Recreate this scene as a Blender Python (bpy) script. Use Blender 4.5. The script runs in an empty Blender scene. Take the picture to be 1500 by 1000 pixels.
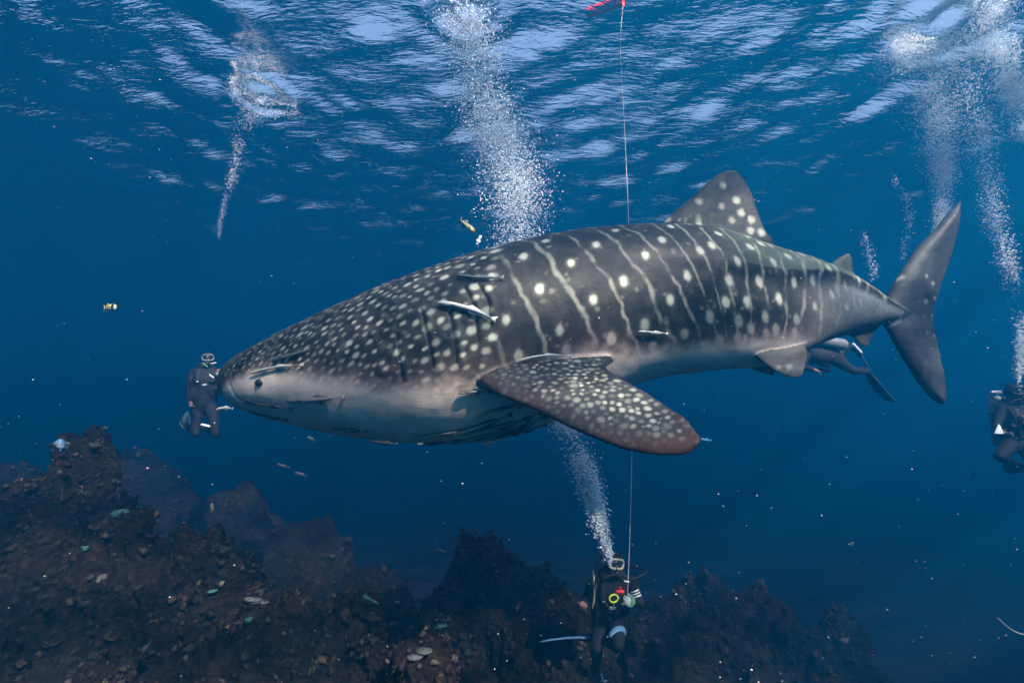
import bpy, math, numpy as np
from mathutils import Vector, Matrix
from mathutils.bvhtree import BVHTree
R = math.radians
sc = bpy.context.scene
COL = sc.collection

# ------------------------------------------------------------------ camera
PITCH = 7.5
cam = bpy.data.cameras.new('camera'); camera = bpy.data.objects.new('camera', cam)
COL.objects.link(camera); sc.camera = camera
cam.lens = 17.0; cam.sensor_width = 36.0; cam.clip_start = 0.02; cam.clip_end = 500
camera.location = (0, 0, 0); camera.rotation_euler = (R(90 + PITCH), 0, 0)

# ------------------------------------------------------------------ sky, sun, exposure
SUN_EL, SUN_AZ = 41.0, 147.0          # azimuth clockwise from the view direction (+Y)
world = bpy.data.worlds.new('World'); sc.world = world; world.use_nodes = True
wt = world.node_tree; bg = wt.nodes['Background']
sky = wt.nodes.new('ShaderNodeTexSky'); sky.sky_type = 'NISHITA'; sky.sun_disc = False
sky.dust_density = 7.0; sky.sun_elevation = R(SUN_EL); sky.sun_rotation = R(SUN_AZ)
wt.links.new(sky.outputs[0], bg.inputs[0]); bg.inputs[1].default_value = 0.13
sun_l = bpy.data.lights.new('sun', 'SUN'); sun = bpy.data.objects.new('sun', sun_l); COL.objects.link(sun)
sun_l.energy = 5.0; sun_l.angle = R(1.0); sun_l.color = (1.0, 0.93, 0.84)
sun.rotation_euler = (R(90 - SUN_EL), 0, math.pi - R(SUN_AZ)); sun.location = (8, -14, 20)
vs = sc.view_settings; vs.view_transform = 'Standard'; vs.look = 'None'; vs.gamma = 1.0
vs.exposure = 2.3; vs.use_curve_mapping = False
cy = sc.cycles; cy.use_denoising = True; cy.denoiser = 'OPENIMAGEDENOISE'
cy.max_bounces = 6; cy.diffuse_bounces = 2; cy.glossy_bounces = 2; cy.transmission_bounces = 2
cy.volume_bounces = 2; cy.transparent_max_bounces = 12
cy.caustics_reflective = False; cy.caustics_refractive = False

# ------------------------------------------------------------------ helpers
F_PX = 1500 * cam.lens / cam.sensor_width
ROT = Matrix.Rotation(R(PITCH), 3, 'X')
def ray(px, py):
    return ROT @ Vector(((px - 750) / F_PX, 1.0, (500 - py) / F_PX))
def P(px, py, d):
    v = ray(px, py); return v * (d / v.y)
def to_px(V):
    V = np.asarray(V, float); a = R(PITCH)
    y = V[:, 1] * math.cos(a) + V[:, 2] * math.sin(a); z = -V[:, 1] * math.sin(a) + V[:, 2] * math.cos(a)
    return 750 + V[:, 0] / y * F_PX, 500 - z / y * F_PX

def mat(name):
    m = bpy.data.materials.new(name); m.use_nodes = True
    t = m.node_tree; t.nodes.clear(); return m, t, t.nodes.new('ShaderNodeOutputMaterial')
def simple(name, color, rough=0.6, spec=0.3, metal=0.0, var=0.25, scale=30.0, bump=0.0, attr=None):
    """principled surface with a little procedural unevenness; attr = colour attribute used as base"""
    m, t, out = mat(name); N = t.nodes.new; L = t.links.new
    b = N('ShaderNodeBsdfPrincipled'); L(b.outputs[0], out.inputs[0])
    b.inputs['Roughness'].default_value = rough; b.inputs['Metallic'].default_value = metal
    b.inputs['Specular IOR Level'].default_value = spec
    tc = N('ShaderNodeTexCoord'); nz = N('ShaderNodeTexNoise'); nz.inputs['Scale'].default_value = scale
    nz.inputs['Detail'].default_value = 5; L(tc.outputs['Object'], nz.inputs['Vector'])
    mr = N('ShaderNodeMapRange'); mr.inputs[1].default_value = 0.3; mr.inputs[2].default_value = 0.7
    mr.inputs[3].default_value = 1 - var; mr.inputs[4].default_value = 1 + var; L(nz.outputs[0], mr.inputs[0])
    mx = N('ShaderNodeMix'); mx.data_type = 'RGBA'; mx.blend_type = 'MULTIPLY'; mx.inputs[0].default_value = 1
    if attr:
        at = N('ShaderNodeAttribute'); at.attribute_name = attr; L(at.outputs['Color'], mx.inputs[6])
    else:
        mx.inputs[6].default_value = (*color, 1)
    cb = N('ShaderNodeCombineColor')
    for i in range(3): L(mr.outputs[0], cb.inputs[i])
    L(cb.outputs[0], mx.inputs[7]); L(mx.outputs[2], b.inputs['Base Color'])
    if bump:
        bp = N('ShaderNodeBump'); bp.inputs['Strength'].default_value = 0.6; bp.inputs['Distance'].default_value = bump
        L(nz.outputs[0], bp.inputs['Height']); L(bp.outputs[0], b.inputs['Normal'])
    return m

def mesh_np(name, v, f, smooth=True, material=None):
    v = np.ascontiguousarray(v, np.float32); f = np.ascontiguousarray(f, np.int32); k = f.shape[1]
    me = bpy.data.meshes.new(name); me.vertices.add(len(v)); me.vertices.foreach_set('co', v.ravel())
    me.loops.add(f.size); me.loops.foreach_set('vertex_index', f.ravel())
    me.polygons.add(len(f)); me.polygons.foreach_set('loop_start', np.arange(0, f.size, k, dtype=np.int32))
    if smooth: me.polygons.foreach_set('use_smooth', np.ones(len(f), bool))
    me.update(calc_edges=True)
    if material: me.materials.append(material)
    return me
def vcol(me, rgb, name='tint'):
    a = me.color_attributes.new(name, 'FLOAT_COLOR', 'POINT')
    c = np.ones((len(me.vertices), 4), np.float32); c[:, :3] = rgb; a.data.foreach_set('color', c.ravel())
def link(name, me, parent=None):
    o = bpy.data.objects.new(name, me); COL.objects.link(o)
    if parent is not None: o.parent = parent; 
    return o
def tag(o, label=None, cat=None, group=None, kind=None):
    if label: o['label'] = label
    if cat: o['category'] = cat
    if group: o['group'] = group
    if kind: o['kind'] = kind
    return o
def recenter(o, c):
    """move the mesh so that its origin stands at c (world)"""
    o.data.transform(Matrix.Translation(-Vector(c))); o.location = c; return o
def empty(name, loc):
    o = bpy.data.objects.new(name, None); COL.objects.link(o); o.location = loc; return o

class MB:
    """collects tubes, ellipsoids and lofts; verts in world space"""
    def __init__(s): s.v = []; s.f = []
    def add(s, v, f):
        o = len(s.v); s.v += [tuple(p) for p in v]; s.f += [tuple(i + o for i in q) for q in f]; return s
    def rings(s, rings, caps=True, closed=True):
        n = len(rings[0]); o = len(s.v)
        for r in rings: s.v += [tuple(p) for p in r]
        for i in range(len(rings) - 1):
            for j in range(n if closed else n - 1):
                k = (j + 1) % n
                s.f.append((o + i*n + j, o + i*n + k, o + (i+1)*n + k, o + (i+1)*n + j))
        if caps:
            s.f.append(tuple(o + j for j in range(n))[::-1]); e = o + (len(rings) - 1) * n
            s.f.append(tuple(e + j for j in range(n)))
        return s
    def tube(s, pts, rad, n=10, round_ends=False, flat=1.0, side=None):
        pts = [Vector(p) for p in pts]; 
        if not hasattr(rad, '__len__'): rad = [rad] * len(pts)
        rad = list(rad)
        if round_ends:
            d0 = (pts[0] - pts[1]).normalized(); d1 = (pts[-1] - pts[-2]).normalized()
            A = [(math.cos(a), math.sin(a)) for a in (R(85), R(60), R(30))]
            pts = [pts[0] + d0 * rad[0] * q for c, q in A] + pts + [pts[-1] + d1 * rad[-1] * q for c, q in A[::-1]]
            rad = [rad[0] * c for c, q in A] + rad + [rad[-1] * c for c, q in A[::-1]]
        rings = []; prev = None
        for i, p in enumerate(pts):
            a = pts[max(i - 1, 0)]; b = pts[min(i + 1, len(pts) - 1)]; t = (b - a).normalized()
            if prev is None:
                ref = Vector(side) if side is not None else (Vector((0, 0, 1)) if abs(t.z) < 0.9 else Vector((1, 0, 0)))
                u = (ref - t * ref.dot(t)).normalized()
            else: u = (prev - t * prev.dot(t)).normalized()
            prev = u; w = t.cross(u)
            rings.append([p + (u * math.cos(q) + w * math.sin(q) * flat) * rad[i] for q in [2*math.pi*k/n for k in range(n)]])
        return s.rings(rings)
    def ellipsoid(s, c, r, axes=None, n=14, m=8):
        c = Vector(c); X, Y, Z = axes if axes else (Vector((1,0,0)), Vector((0,1,0)), Vector((0,0,1)))
        rings = []
        for i in range(m + 1):
            ph = math.pi * min(max(i / m, 0.012), 0.988)
            rings.append([c + X*(r[0]*math.sin(ph)*math.cos(q)) + Y*(r[1]*math.sin(ph)*math.sin(q)) - Z*(r[2]*math.cos(ph))
                          for q in [2*math.pi*k/n for k in range(n)]])
        return s.rings(rings)
    def box(s, c, h, axes, bev=0.15):
        c = Vector(c); X, Y, Z = axes; rings = []
        k = bev * min(h)
        prof = [(-1, k), (-1 , 0), (1, 0), (1, k)]
        for z, ins in prof:
            zz = h[2]*z if ins == 0 else h[2]*z
            zoff = (k if z < 0 else -k) if ins == 0 else 0
            a, b = h[0] - ins, h[1] - ins
            pts = [(a, b - k), (a - k, b), (-a + k, b), (-a, b - k), (-a, -b + k), (-a + k, -b), (a - k, -b), (a, -b + k)]
            rings.append([c + X*p + Y*q + Z*(zz + zoff) for p, q in pts])
        return s.rings(rings)
    def mesh(s, name, material=None, smooth=True):
        me = bpy.data.meshes.new(name); me.from_pydata([tuple(v) for v in s.v], [], s.f)
        if smooth: me.polygons.foreach_set('use_smooth', np.ones(len(me.polygons), bool))
        me.update()
        if material: me.materials.append(material)
        return me
    def obj(s, name, material, parent=None, smooth=True, origin=None):
        o = link(name, s.mesh(name, material, smooth), parent)
        if parent is not None: o.matrix_parent_inverse = Matrix.Translation(-parent.location)
        elif origin is not None: recenter(o, origin)
        return o
def voxel(me, size, smooth_it=6, factor=0.5):
    """union of everything in me as one continuous surface"""
    o = bpy.data.objects.new('tmp', me); COL.objects.link(o)
    r = o.modifiers.new('r', 'REMESH'); r.mode = 'VOXEL'; r.voxel_size = size
    if smooth_it:
        q = o.modifiers.new('s', 'SMOOTH'); q.factor = factor; q.iterations = smooth_it
    dg = bpy.context.evaluated_depsgraph_get(); out = bpy.data.meshes.new_from_object(o.evaluated_get(dg))
    bpy.data.objects.remove(o); 
    out.polygons.foreach_set('use_smooth', np.ones(len(out.polygons), bool)); return out
def verts(me):
    a = np.empty(len(me.vertices) * 3, np.float32); me.vertices.foreach_get('co', a); return a.reshape(-1, 3).astype(float)
def normals(me):
    a = np.empty(len(me.vertices) * 3, np.float32); me.vertices.foreach_get('normal', a); return a.reshape(-1, 3).astype(float)

_g = np.random.default_rng(11); PERM = _g.permutation(1024); PERM = np.concatenate([PERM, PERM, PERM])
GR = _g.normal(size=(1024, 3)); GR /= np.linalg.norm(GR, axis=1)[:, None]
def noise3(p):
    i = np.floor(p).astype(int); f = p - i; u = f*f*f*(f*(f*6-15)+10); i &= 1023; r = 0
    for dx in (0, 1):
        for dy in (0, 1):
            for dz in (0, 1):
                h = PERM[PERM[PERM[(i[..., 0]+dx) & 1023] + ((i[..., 1]+dy) & 1023)] + ((i[..., 2]+dz) & 1023)]
                g = GR[h]; d = (g[..., 0]*(f[..., 0]-dx) + g[..., 1]*(f[..., 1]-dy) + g[..., 2]*(f[..., 2]-dz))
                r = r + d * (u[..., 0] if dx else 1-u[..., 0]) * (u[..., 1] if dy else 1-u[..., 1]) * (u[..., 2] if dz else 1-u[..., 2])
    return r * 1.6
def fbm(p, oct=4, gain=0.5):
    a, s, r = 1.0, 1.0, 0
    for k in range(oct): r = r + a * noise3(p * s + 17.3 * k); a *= gain; s *= 2.03
    return r
def interp(x, xs, ys, smooth=0):
    return np.interp(x, xs, ys)
def spline(pts, n):
    """Catmull-Rom through pts (list of vectors) resampled evenly in parameter"""
    p = np.array([tuple(q) for q in pts], float); m = len(p)
    d = np.r_[0, np.cumsum(np.linalg.norm(np.diff(p, axis=0), axis=1))]; d /= d[-1]
    t = np.linspace(0, 1, n); k = np.clip(np.searchsorted(d, t) - 1, 0, m - 2); u = ((t - d[k]) / (d[k+1] - d[k]))[:, None]
    p0 = p[np.maximum(k-1, 0)]; p1 = p[k]; p2 = p[k+1]; p3 = p[np.minimum(k+2, m-1)]
    return 0.5*(2*p1 + (p2-p0)*u + (2*p0-5*p1+4*p2-p3)*u*u + (3*p1-p0-3*p2+p3)*u**3)

rng = np.random.default_rng(5)
Z_SURF = 6.2            # the sea surface, metres above the camera

# ------------------------------------------------------------------ sea surface, seen from below
def axis(lo, hi, a, b, step, g=1.05):
    c = list(np.arange(a, b, step)); s = step; x = c[-1]
    while x < hi: s *= g; x += s; c.append(x)
    s = step; x = c[0]; pre = []
    while x > lo: s *= g; x -= s; pre.append(x)
    return np.array(pre[::-1] + c)
def grid(name, X, Y, Z, material):
    ny, nx = X.shape; i = np.arange(ny*nx).reshape(ny, nx)
    f = np.stack([i[:-1, :-1], i[:-1, 1:], i[1:, 1:], i[1:, :-1]], -1).reshape(-1, 4)
    return mesh_np(name, np.stack([X, Y, Z], -1).reshape(-1, 3), f, True, material)
PLUME_TOPS = []          # where bubble plumes break the surface: x, y, strength, radius
def water_height(X, Y):
    g = np.random.default_rng(8); H = np.zeros_like(X)
    for l in np.exp(g.uniform(math.log(0.28), math.log(6.5), 110)):
        th = g.normal(R(68), 0.8); k = 2*math.pi/l
        s = 0.021 * (1.35 if 0.9 < l < 3.5 else 0.85)
        H += s/k*np.sin(k*(X*math.cos(th) + Y*math.sin(th)) + g.uniform(0, 6.28))
    for (cx, cy_, amp, rad) in PLUME_TOPS:
        r = np.hypot(X - cx, Y - cy_)
        H += amp*np.exp(-(r/rad)**2)*np.cos(r*2*math.pi/(rad*0.55))
    return H
m_water, t, out = mat('water_surface'); N = t.nodes.new; L = t.links.new
tr = N('ShaderNodeBsdfTransparent'); gl = N('ShaderNodeBsdfGlossy'); gl.inputs['Roughness'].default_value = 0.02
fr = N('ShaderNodeFresnel'); fr.inputs['IOR'].default_value = 1.333; mx = N('ShaderNodeMixShader')
tc = N('ShaderNodeTexCoord'); mp = N('ShaderNodeMapping'); mp.inputs['Scale'].default_value = (0.45, 1.5, 1); mp.inputs['Rotation'].default_value = (0, 0, R(25))
nz = N('ShaderNodeTexNoise'); nz.inputs['Scale'].default_value = 7; nz.inputs['Detail'].default_value = 3
L(tc.outputs['Object'], mp.inputs[0]); L(mp.outputs[0], nz.inputs['Vector'])
bp = N('ShaderNodeBump'); bp.inputs['Strength'].default_value = 1; bp.inputs['Distance'].default_value = 0.026
nz2 = N('ShaderNodeTexNoise'); nz2.inputs['Scale'].default_value = 21; nz2.inputs['Detail'].default_value = 2; L(mp.outputs[0], nz2.inputs['Vector'])
ad = N('ShaderNodeMath'); ad.operation = 'MULTIPLY_ADD'; ad.inputs[1].default_value = 0.28; L(nz2.outputs[0], ad.inputs[0]); L(nz.outputs[0], ad.inputs[2])
L(ad.outputs[0], bp.inputs['Height']); L(bp.outputs[0], fr.inputs['Normal']); L(bp.outputs[0], gl.inputs['Normal'])
L(fr.outputs[0], mx.inputs[0]); L(tr.outputs[0], mx.inputs[1]); L(gl.outputs[0], mx.inputs[2]); L(mx.outputs[0], out.inputs[0])
for px, py, amp, rad in ((383, 143, 0.035, 0.75), (690, 8, 0.04, 0.9), (1385, 20, 0.05, 1.2)):
    v = ray(px, py); q = v * (Z_SURF / v.z); PLUME_TOPS.append((q.x, q.y, amp, rad))
X, Y = np.meshgrid(axis(-80, 80, -9, 10, 0.065), axis(-35, 110, -7, 16, 0.065))
surface = link('water_surface', grid('water_surface', X, Y, Z_SURF + water_height(X, Y), m_water))
tag(surface, 'rippled sea surface seen from below', kind='structure')

# ------------------------------------------------------------------ the water itself: an even volume
hb = MB(); lo = Vector((-78, -33, -19)); hi = Vector((78, 107, Z_SURF + 0.6))
hb.box((lo + hi)/2, (hi - lo)/2, (Vector((1,0,0)), Vector((0,1,0)), Vector((0,0,1))), 0.0)
m_vol, t, out = mat('water_volume'); pv = t.nodes.new('ShaderNodeVolumePrincipled')
pv.inputs['Color'].default_value = (0.004, 0.228, 0.455, 1); pv.inputs['Absorption Color'].default_value = (0, 0, 0, 1)
pv.inputs['Density'].default_value = 0.078; pv.inputs['Anisotropy'].default_value = 0.62
t.links.new(pv.outputs[0], out.inputs['Volume'])
bpy_box = bpy.data.meshes.new('haze'); c8 = [(x, y, z) for x in (lo.x, hi.x) for y in (lo.y, hi.y) for z in (lo.z, hi.z)]
bpy_box.from_pydata(c8, [], [(0,1,3,2), (4,6,7,5), (0,4,5,1), (2,3,7,6), (0,2,6,4), (1,5,7,3)]); bpy_box.materials.append(m_vol)
tag(link('haze', bpy_box), kind='stuff')

# ------------------------------------------------------------------ whale shark
SY = 4.0                 # distance of the shark's long axis
PK = 3.9                 # distance at which its outline touches the lines of sight
st = [(335,551,557),(336.5,546,562),(340,541,570),(346,536,580),(355,528,590),(368,519,600),(390,506,609),(420,490,617),(470,464,630),(520,440,640),
      (570,417,647),(620,397,651),(670,380,651),(700,370,649),(750,355,640),(800,344,624),(850,336,600),(900,330,575),(950,326,556),
      (1000,324,546),(1060,330,540),(1130,351,536),(1180,366,519),(1212,377,501),(1251,396,488),(1290,424,478),(1310,437,472),(1329,446,468),(1345,452,464)]
wd = [(335,0.03),(336.5,0.12),(340,0.22),(346,0.31),(355,0.39),(368,0.46),(390,0.53),(420,0.60),(470,0.68),(520,0.735),(570,0.77),(620,0.79),(670,0.79),(700,0.775),
      (750,0.735),(800,0.69),(850,0.65),(900,0.60),(950,0.55),(1000,0.50),(1060,0.44),(1130,0.36),(1180,0.30),(1212,0.255),(1251,0.205),(1290,0.155),(1310,0.13),(1329,0.10),(1345,0.05)]
S = np.array(st, float)
sx = np.array([P(a, 500, PK).x for a in S[:, 0]])
stz = np.array([P(a, b, PK).z for a, b in S[:, :2]]); sbz = np.array([P(a, b, PK).z for a, b in S[:, [0, 2]]])
sw = np.array([w for _, w in wd])
def sm(y, k):                                    # smooth a sampled curve
    w = np.exp(-0.5*(np.arange(-3*k, 3*k+1)/k)**2); w /= w.sum()
    return np.convolve(np.pad(y, 3*k, mode='reflect', reflect_type='odd'), w, 'valid')
FX = np.linspace(sx[0], sx[-1], 1400)
def fine(y):
    return sm(np.interp(FX, sx, y), 16) * (FX > FX[60]) + np.interp(FX, sx, y) * (FX <= FX[60])
TZ, BZ, WZ = fine(stz), fine(sbz), np.maximum(fine(sw), 0.02)
# blend the smoothed part in gently behind the snout
raw = [np.interp(FX, sx, y) for y in (stz, sbz, sw)]; bl = np.clip((np.arange(1400) - 40)/60, 0, 1); 
TZ = raw[0]*(1-bl) + sm(raw[0], 16)*bl; BZ = raw[1]*(1-bl) + sm(raw[1], 16)*bl; WZ = raw[2]*(1-bl) + sm(raw[2], 16)*bl
PXF = 750 + FX/PK*F_PX
def body_at(x):
    t_, b_, w_ = (np.interp(x, FX, a) for a in (TZ, BZ, WZ)); return (t_+b_)/2, (t_-b_)/2, w_
KEEL_X = [600, 850, 950, 1056, 1134, 1212, 1290, 1335]; KEEL_T = [1.15, 1.15, 1.18, 1.28, 1.25, 1.1, 1.0, 1.2]; KEEL_A = [0, 0.0, 0.03, 0.075, 0.13, 0.20, 0.30, 0.30]
def section_gain(px, th):
    """ridges along the flank: th measured from the back (0) to the belly (pi)"""
    a = np.abs(th); kt = np.interp(px, KEEL_X, KEEL_T); ka = np.interp(px, KEEL_X, KEEL_A)
    d = a - kt; g = 1 + ka*np.exp(-(d/np.where(d < 0, 0.42, 0.13))**2)
    up = np.interp(px, [700, 820, 1000, 1150, 1290], [0.40, 0.42, 0.55, 0.62, 0.6]); ua = np.interp(px, [760, 880, 1060, 1200, 1290], [0, 0.018, 0.022, 0.02, 0])
    g = g + ua*np.exp(-((a-up)/0.07)**2)
    mid = np.interp(px, [700, 900, 1100], [0.75, 0.8, 0.9]); g = g + np.interp(px, [720, 860, 1000, 1100], [0, 0.012, 0.010, 0])*np.exp(-((a-mid)/0.06)**2)
    return g
nS, nT = 260, 128
ss = np.concatenate([np.linspace(0, 0.012, 14)[:-1], np.linspace(0.012, 1, nS-13)]); xs_ = FX[0] + ss*(FX[-1]-FX[0])
th = np.linspace(-math.pi, math.pi, nT, endpoint=False)
zc, hh, ww = body_at(xs_); pxs = 750 + xs_/PK*F_PX
G = section_gain(pxs[:, None], th[None, :])
flat_p = np.interp(pxs, [335, 420, 640, 800], [0.80, 0.84, 0.95, 1.0])          # the head is broad and squarish
cs, sn = np.cos(th)[None, :], np.sin(th)[None, :]
pw = flat_p[:, None]
Bz = zc[:, None] + hh[:, None]*np.sign(cs)*np.abs(cs)**pw*G
By = SY - ww[:, None]*np.sign(sn)*np.abs(sn)**pw*G
Bv = np.stack([np.repeat(xs_[:, None], nT, 1), By, Bz], -1)
sh = MB(); sh.rings([[tuple(p) for p in r] for r in Bv])
FINS = {}
def fin(key, lead, trail, tmax, n_s=60, n_c=26, normal=(0, 1, 0), taper=0.8):
    Lc, Tc = spline(lead, n_s), spline(trail, n_s); nrm = np.array(normal, float); nrm /= np.linalg.norm(nrm)
    c = np.linspace(0, 1, n_c); prof = np.sqrt(np.clip(1-(1-np.minimum(c/0.34, 1))**2, 0, 1))*np.clip(1-np.clip((c-0.3)/0.7, 0, 1)**1.3*0.85, 0, 1); prof[0] = 0.02
    rings = []; surf = []
    for i in range(n_s):
        s = i/(n_s-1); base = Lc[i]*(1-c)[:, None] + Tc[i]*c[:, None]
        th_ = max(tmax*(1-taper*s)*min(1, 0.25+np.linalg.norm(Tc[i]-Lc[i])*6), 0.013)
        ch = Tc[i]-Lc[i]
        off = nrm[None, :]*(np.maximum(prof*th_, 0.022))[:, None]*0.5
        a, b = base+off, base-off; rings.append(np.concatenate([a, b[::-1]])); surf.append(a)
    sh.rings([[tuple(p) for p in r] for r in rings]); FINS[key] = np.array(surf)
D = 3.97
fin('dorsal', [P(955,345,D),P(985,312,D),P(1015,288,D),P(1040,264,D),P(1056,253,D),P(1068,249,D)],
    [P(1136,372,D),P(1134,354,D),P(1122,338,D),P(1112,314,D),P(1104,290,D),P(1093,268,D),P(1082,254,D),P(1076,250,D)], 0.15, taper=0.72)
fin('dorsal2', [P(1215,388,D),P(1226,379,D),P(1236,373,D),P(1243,370,D)], [P(1256,412,D),P(1253,398,D),P(1251,386,D),P(1247,373,D)], 0.05, 30, 14)
fin('tail', [P(1379,592,4.0),P(1358,576,4.0),P(1329,535,4.0),P(1306,496,4.0),P(1291,470,4.0),P(1287,452,4.0),P(1301,428,4.0),P(1335,373,4.03),P(1372,332,4.06),P(1407,293,4.1)],
    [P(1383,590,4.0),P(1386,568,4.0),P(1378,522,4.0),P(1369,487,4.0),P(1367,468,4.0),P(1369,450,4.0),P(1383,405,4.03),P(1397,362,4.06),P(1404,330,4.08),P(1408,295,4.1)], 0.11, 90, 26, taper=0.0)
fin('pectoral', [P(672,512,3.62),P(690,545,3.38),P(722,572,3.13),P(790,603,2.93),P(850,632,2.80),P(900,652,2.70),P(950,664,2.62),P(990,667,2.57),P(1012,662,2.55),P(1024,650,2.54)],
    [P(880,515,3.62),P(900,527,3.40),P(890,540,3.26),P(925,563,3.02),P(965,587,2.86),P(1000,611,2.70),P(1016,627,2.62),P(1024,638,2.57),P(1027,644,2.55)], 0.17, 90, 34, normal=(0.05, -0.55, 0.83), taper=0.70)
fin('pectoral_far', [P(700,540,4.6),P(760,560,4.9),P(820,580,5.15),P(860,600,5.4),P(875,605,5.5)], [P(850,520,4.5),P(850,540,4.7),P(865,565,5.0),P(880,590,5.3),P(882,603,5.5)], 0.14, 40, 20, normal=(0.05, 0.5, 0.85), taper=0.8)
fin('pelvic', [P(1105,520,3.78),P(1130,541,3.68),P(1150,551,3.62),P(1168,555,3.58)], [P(1178,500,3.82),P(1182,515,3.75),P(1183,520,3.66),P(1180,538,3.6),P(1176,550,3.57)], 0.07, 40, 20, normal=(0.1, -0.8, 0.5))
fin('pelvic_far', [P(1085,528,4.1),P(1100,540,4.2),P(1118,547,4.3),P(1130,550,4.35)], [P(1140,520,4.1),P(1138,536,4.2),P(1137,542,4.3),P(1134,549,4.35)], 0.06, 30, 16, normal=(0.1, 0.8, 0.5))
fin('anal', [P(1238,484,3.99),P(1248,494,3.99),P(1258,504,3.99),P(1266,509,3.99)], [P(1292,474,4.0),P(1284,484,4.0),P(1276,495,4.0),P(1271,508,4.0)], 0.05, 30, 14)
shm = voxel(sh.mesh('whale_shark'), 0.0105, 14, 0.5)
V = verts(shm); Nn = normals(shm)
zc, hh, ww = body_at(np.clip(V[:, 0], FX[0], FX[-1])); PX = 750 + V[:, 0]/PK*F_PX
cz = (V[:, 2]-zc)/np.maximum(hh, 0.02); sy_ = np.abs(V[:, 1]-SY)/np.maximum(ww, 0.02)
TH = np.arctan2(sy_, cz); RN = np.hypot(cz, sy_)
is_body = (RN < 1.13*np.interp(PX, [335, 900, 1200, 1290, 1340], [1.05, 1.04, 1.1, 1.25, 1.3])) & (PX < 1335)
from mathutils.kdtree import KDTree
def near_fin(key, r, box):
    S_ = FINS[key].reshape(-1, 3); kd = KDTree(len(S_))
    for i_, p_ in enumerate(S_): kd.insert(p_, i_)
    kd.balance(); sel = np.zeros(len(V), bool); lo_, hi_ = S_.min(0)-r, S_.max(0)+r
    for i_ in np.where(((V > lo_) & (V < hi_)).all(1) & (RN > box))[0]: sel[i_] = kd.find(V[i_])[2] < r
    return sel
fin_p, fin_v, fin_v2 = near_fin('pectoral', 0.075, 1.045), near_fin('pelvic', 0.05, 1.02), near_fin('pelvic_far', 0.05, 1.005) | near_fin('anal', 0.05, 1.02)
fin_d = near_fin('dorsal', 0.10, 1.03); is_body &= ~(fin_p | fin_v | fin_v2 | fin_d)
# grooves: five gill slits, mouth line, nostril; cut into the surface
def photo_px(V): return to_px(V)
vpx, vpy = to_px(V); near = V[:, 1] < SY
Vm = V.copy(); Vm[:, 1] = np.where(near, V[:, 1], 2*SY - V[:, 1]); mpx, mpy = to_px(Vm)   # far side mirrors the near side
def poly_dist(px, py, pts):
    d = np.full(len(px), 1e9)
    for (a, b), (c, e) in zip(pts[:-1], pts[1:]):
        ux, uy = c-a, e-b; L2 = ux*ux+uy*uy; tt = np.clip(((px-a)*ux+(py-b)*uy)/L2, 0, 1)
        d = np.minimum(d, np.hypot(px-a-tt*ux, py-b-tt*uy))
    return d
slits = [[(582,490),(584,515),(587,540),(590,556)], [(617,452),(622,475),(629,505),(636,540)], [(655,448),(661,470),(666,500),(669,532)],
         [(681,420),(691,440),(698,465),(700,500)], [(701,416),(711,432),(717,448),(717,462)]]
mouth = [(337,564),(341,575),(347,583),(355,589)]
groove = np.zeros(len(V)); 
for k, sl in enumerate(slits):
    d = poly_dist(mpx, mpy, sl); groove = np.maximum(groove, np.exp(-(d/1.5)**2))
front = (PX < 700) | ((PX < 730) & is_body)
groove *= front
d_m = poly_dist(mpx, mpy, mouth); g_m = 0.45*np.exp(-(d_m/1.8)**2)*(PX < 400); d_n = np.hypot((mpx-352)/4, (mpy-563)/3); g_n = np.exp(-d_n**2)*(PX < 380)
# flap behind every slit stands slightly proud
flap = np.zeros(len(V))
for sl in slits:
    sl2 = [(a+7, b) for a, b in sl]; flap = np.maximum(flap, np.exp(-(poly_dist(mpx, mpy, sl2)/5)**2))
V2 = V - Nn*(groove*0.018 + g_m*0.02 + g_n*0.025 - flap*front*0.008)[:, None]
V2 += Nn*(fbm(V*3.0, 3)*0.006)[:, None]
shm.vertices.foreach_set('co', V2.astype(np.float32).ravel()); shm.update()

# --- pigment: pale spots and bars on a dark back, pale belly; plus painted top light above the keel
def sst(a, b, x): t_ = np.clip((x-a)/(b-a), 0, 1); return t_*t_*(3-2*t_)
RAD = (hh+ww)/2; SARC = TH*RAD
bd_px = [335,346,356,368,384,420,470,512,592,688,760,850,900,950,1000,1060,1130,1200,1290,1340]
bd_py = [556,579,581,566,558,548,550,558,570,570,552,520,516,511,506,501,492,484,470,468]
bd_py = [b+(593-b)*np.interp(a, [335, 400, 700, 1000, 1200, 1340], [0.03, 0.12, 0.14, 0.10, 0.06, 0.02]) for a, b in zip(bd_px, bd_py)]   # the near flank stands closer than the outline
mid_py = np.interp(bd_px, S[:, 0], (S[:, 1]+S[:, 2])/2); half_py = np.interp(bd_px, S[:, 0], (S[:, 2]-S[:, 1])/2)
bd_th = np.arccos(np.clip((mid_py-np.array(bd_py))/np.maximum(half_py, 1), -0.95, 0.92))
THB = np.interp(PX, bd_px, bd_th)
w1, w2 = fbm(V*4, 3), fbm(V*14+5, 3)
BT = TH + 0.025*w1 + 0.03*w2
dark = 1 - sst(-0.13, 0.13, BT-THB)
dark = np.maximum(dark, 0.85*(1-sst(340, 362, PX + 22*(TH-1.5))))
dark *= 1-0.85*sst(1120, 1270, PX)*sst(0.0, 0.25, TH-np.interp(PX, KEEL_X, KEEL_T))
spots = []   # x, s, radius along, radius across, strength
g = np.random.default_rng(21)
def th_b(px): return np.interp(px, bd_px, bd_th)
def rad_at(px):
    x = (px-750)/F_PX*PK; z_, h_, w_ = body_at(x); return (h_+w_)/2
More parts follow.
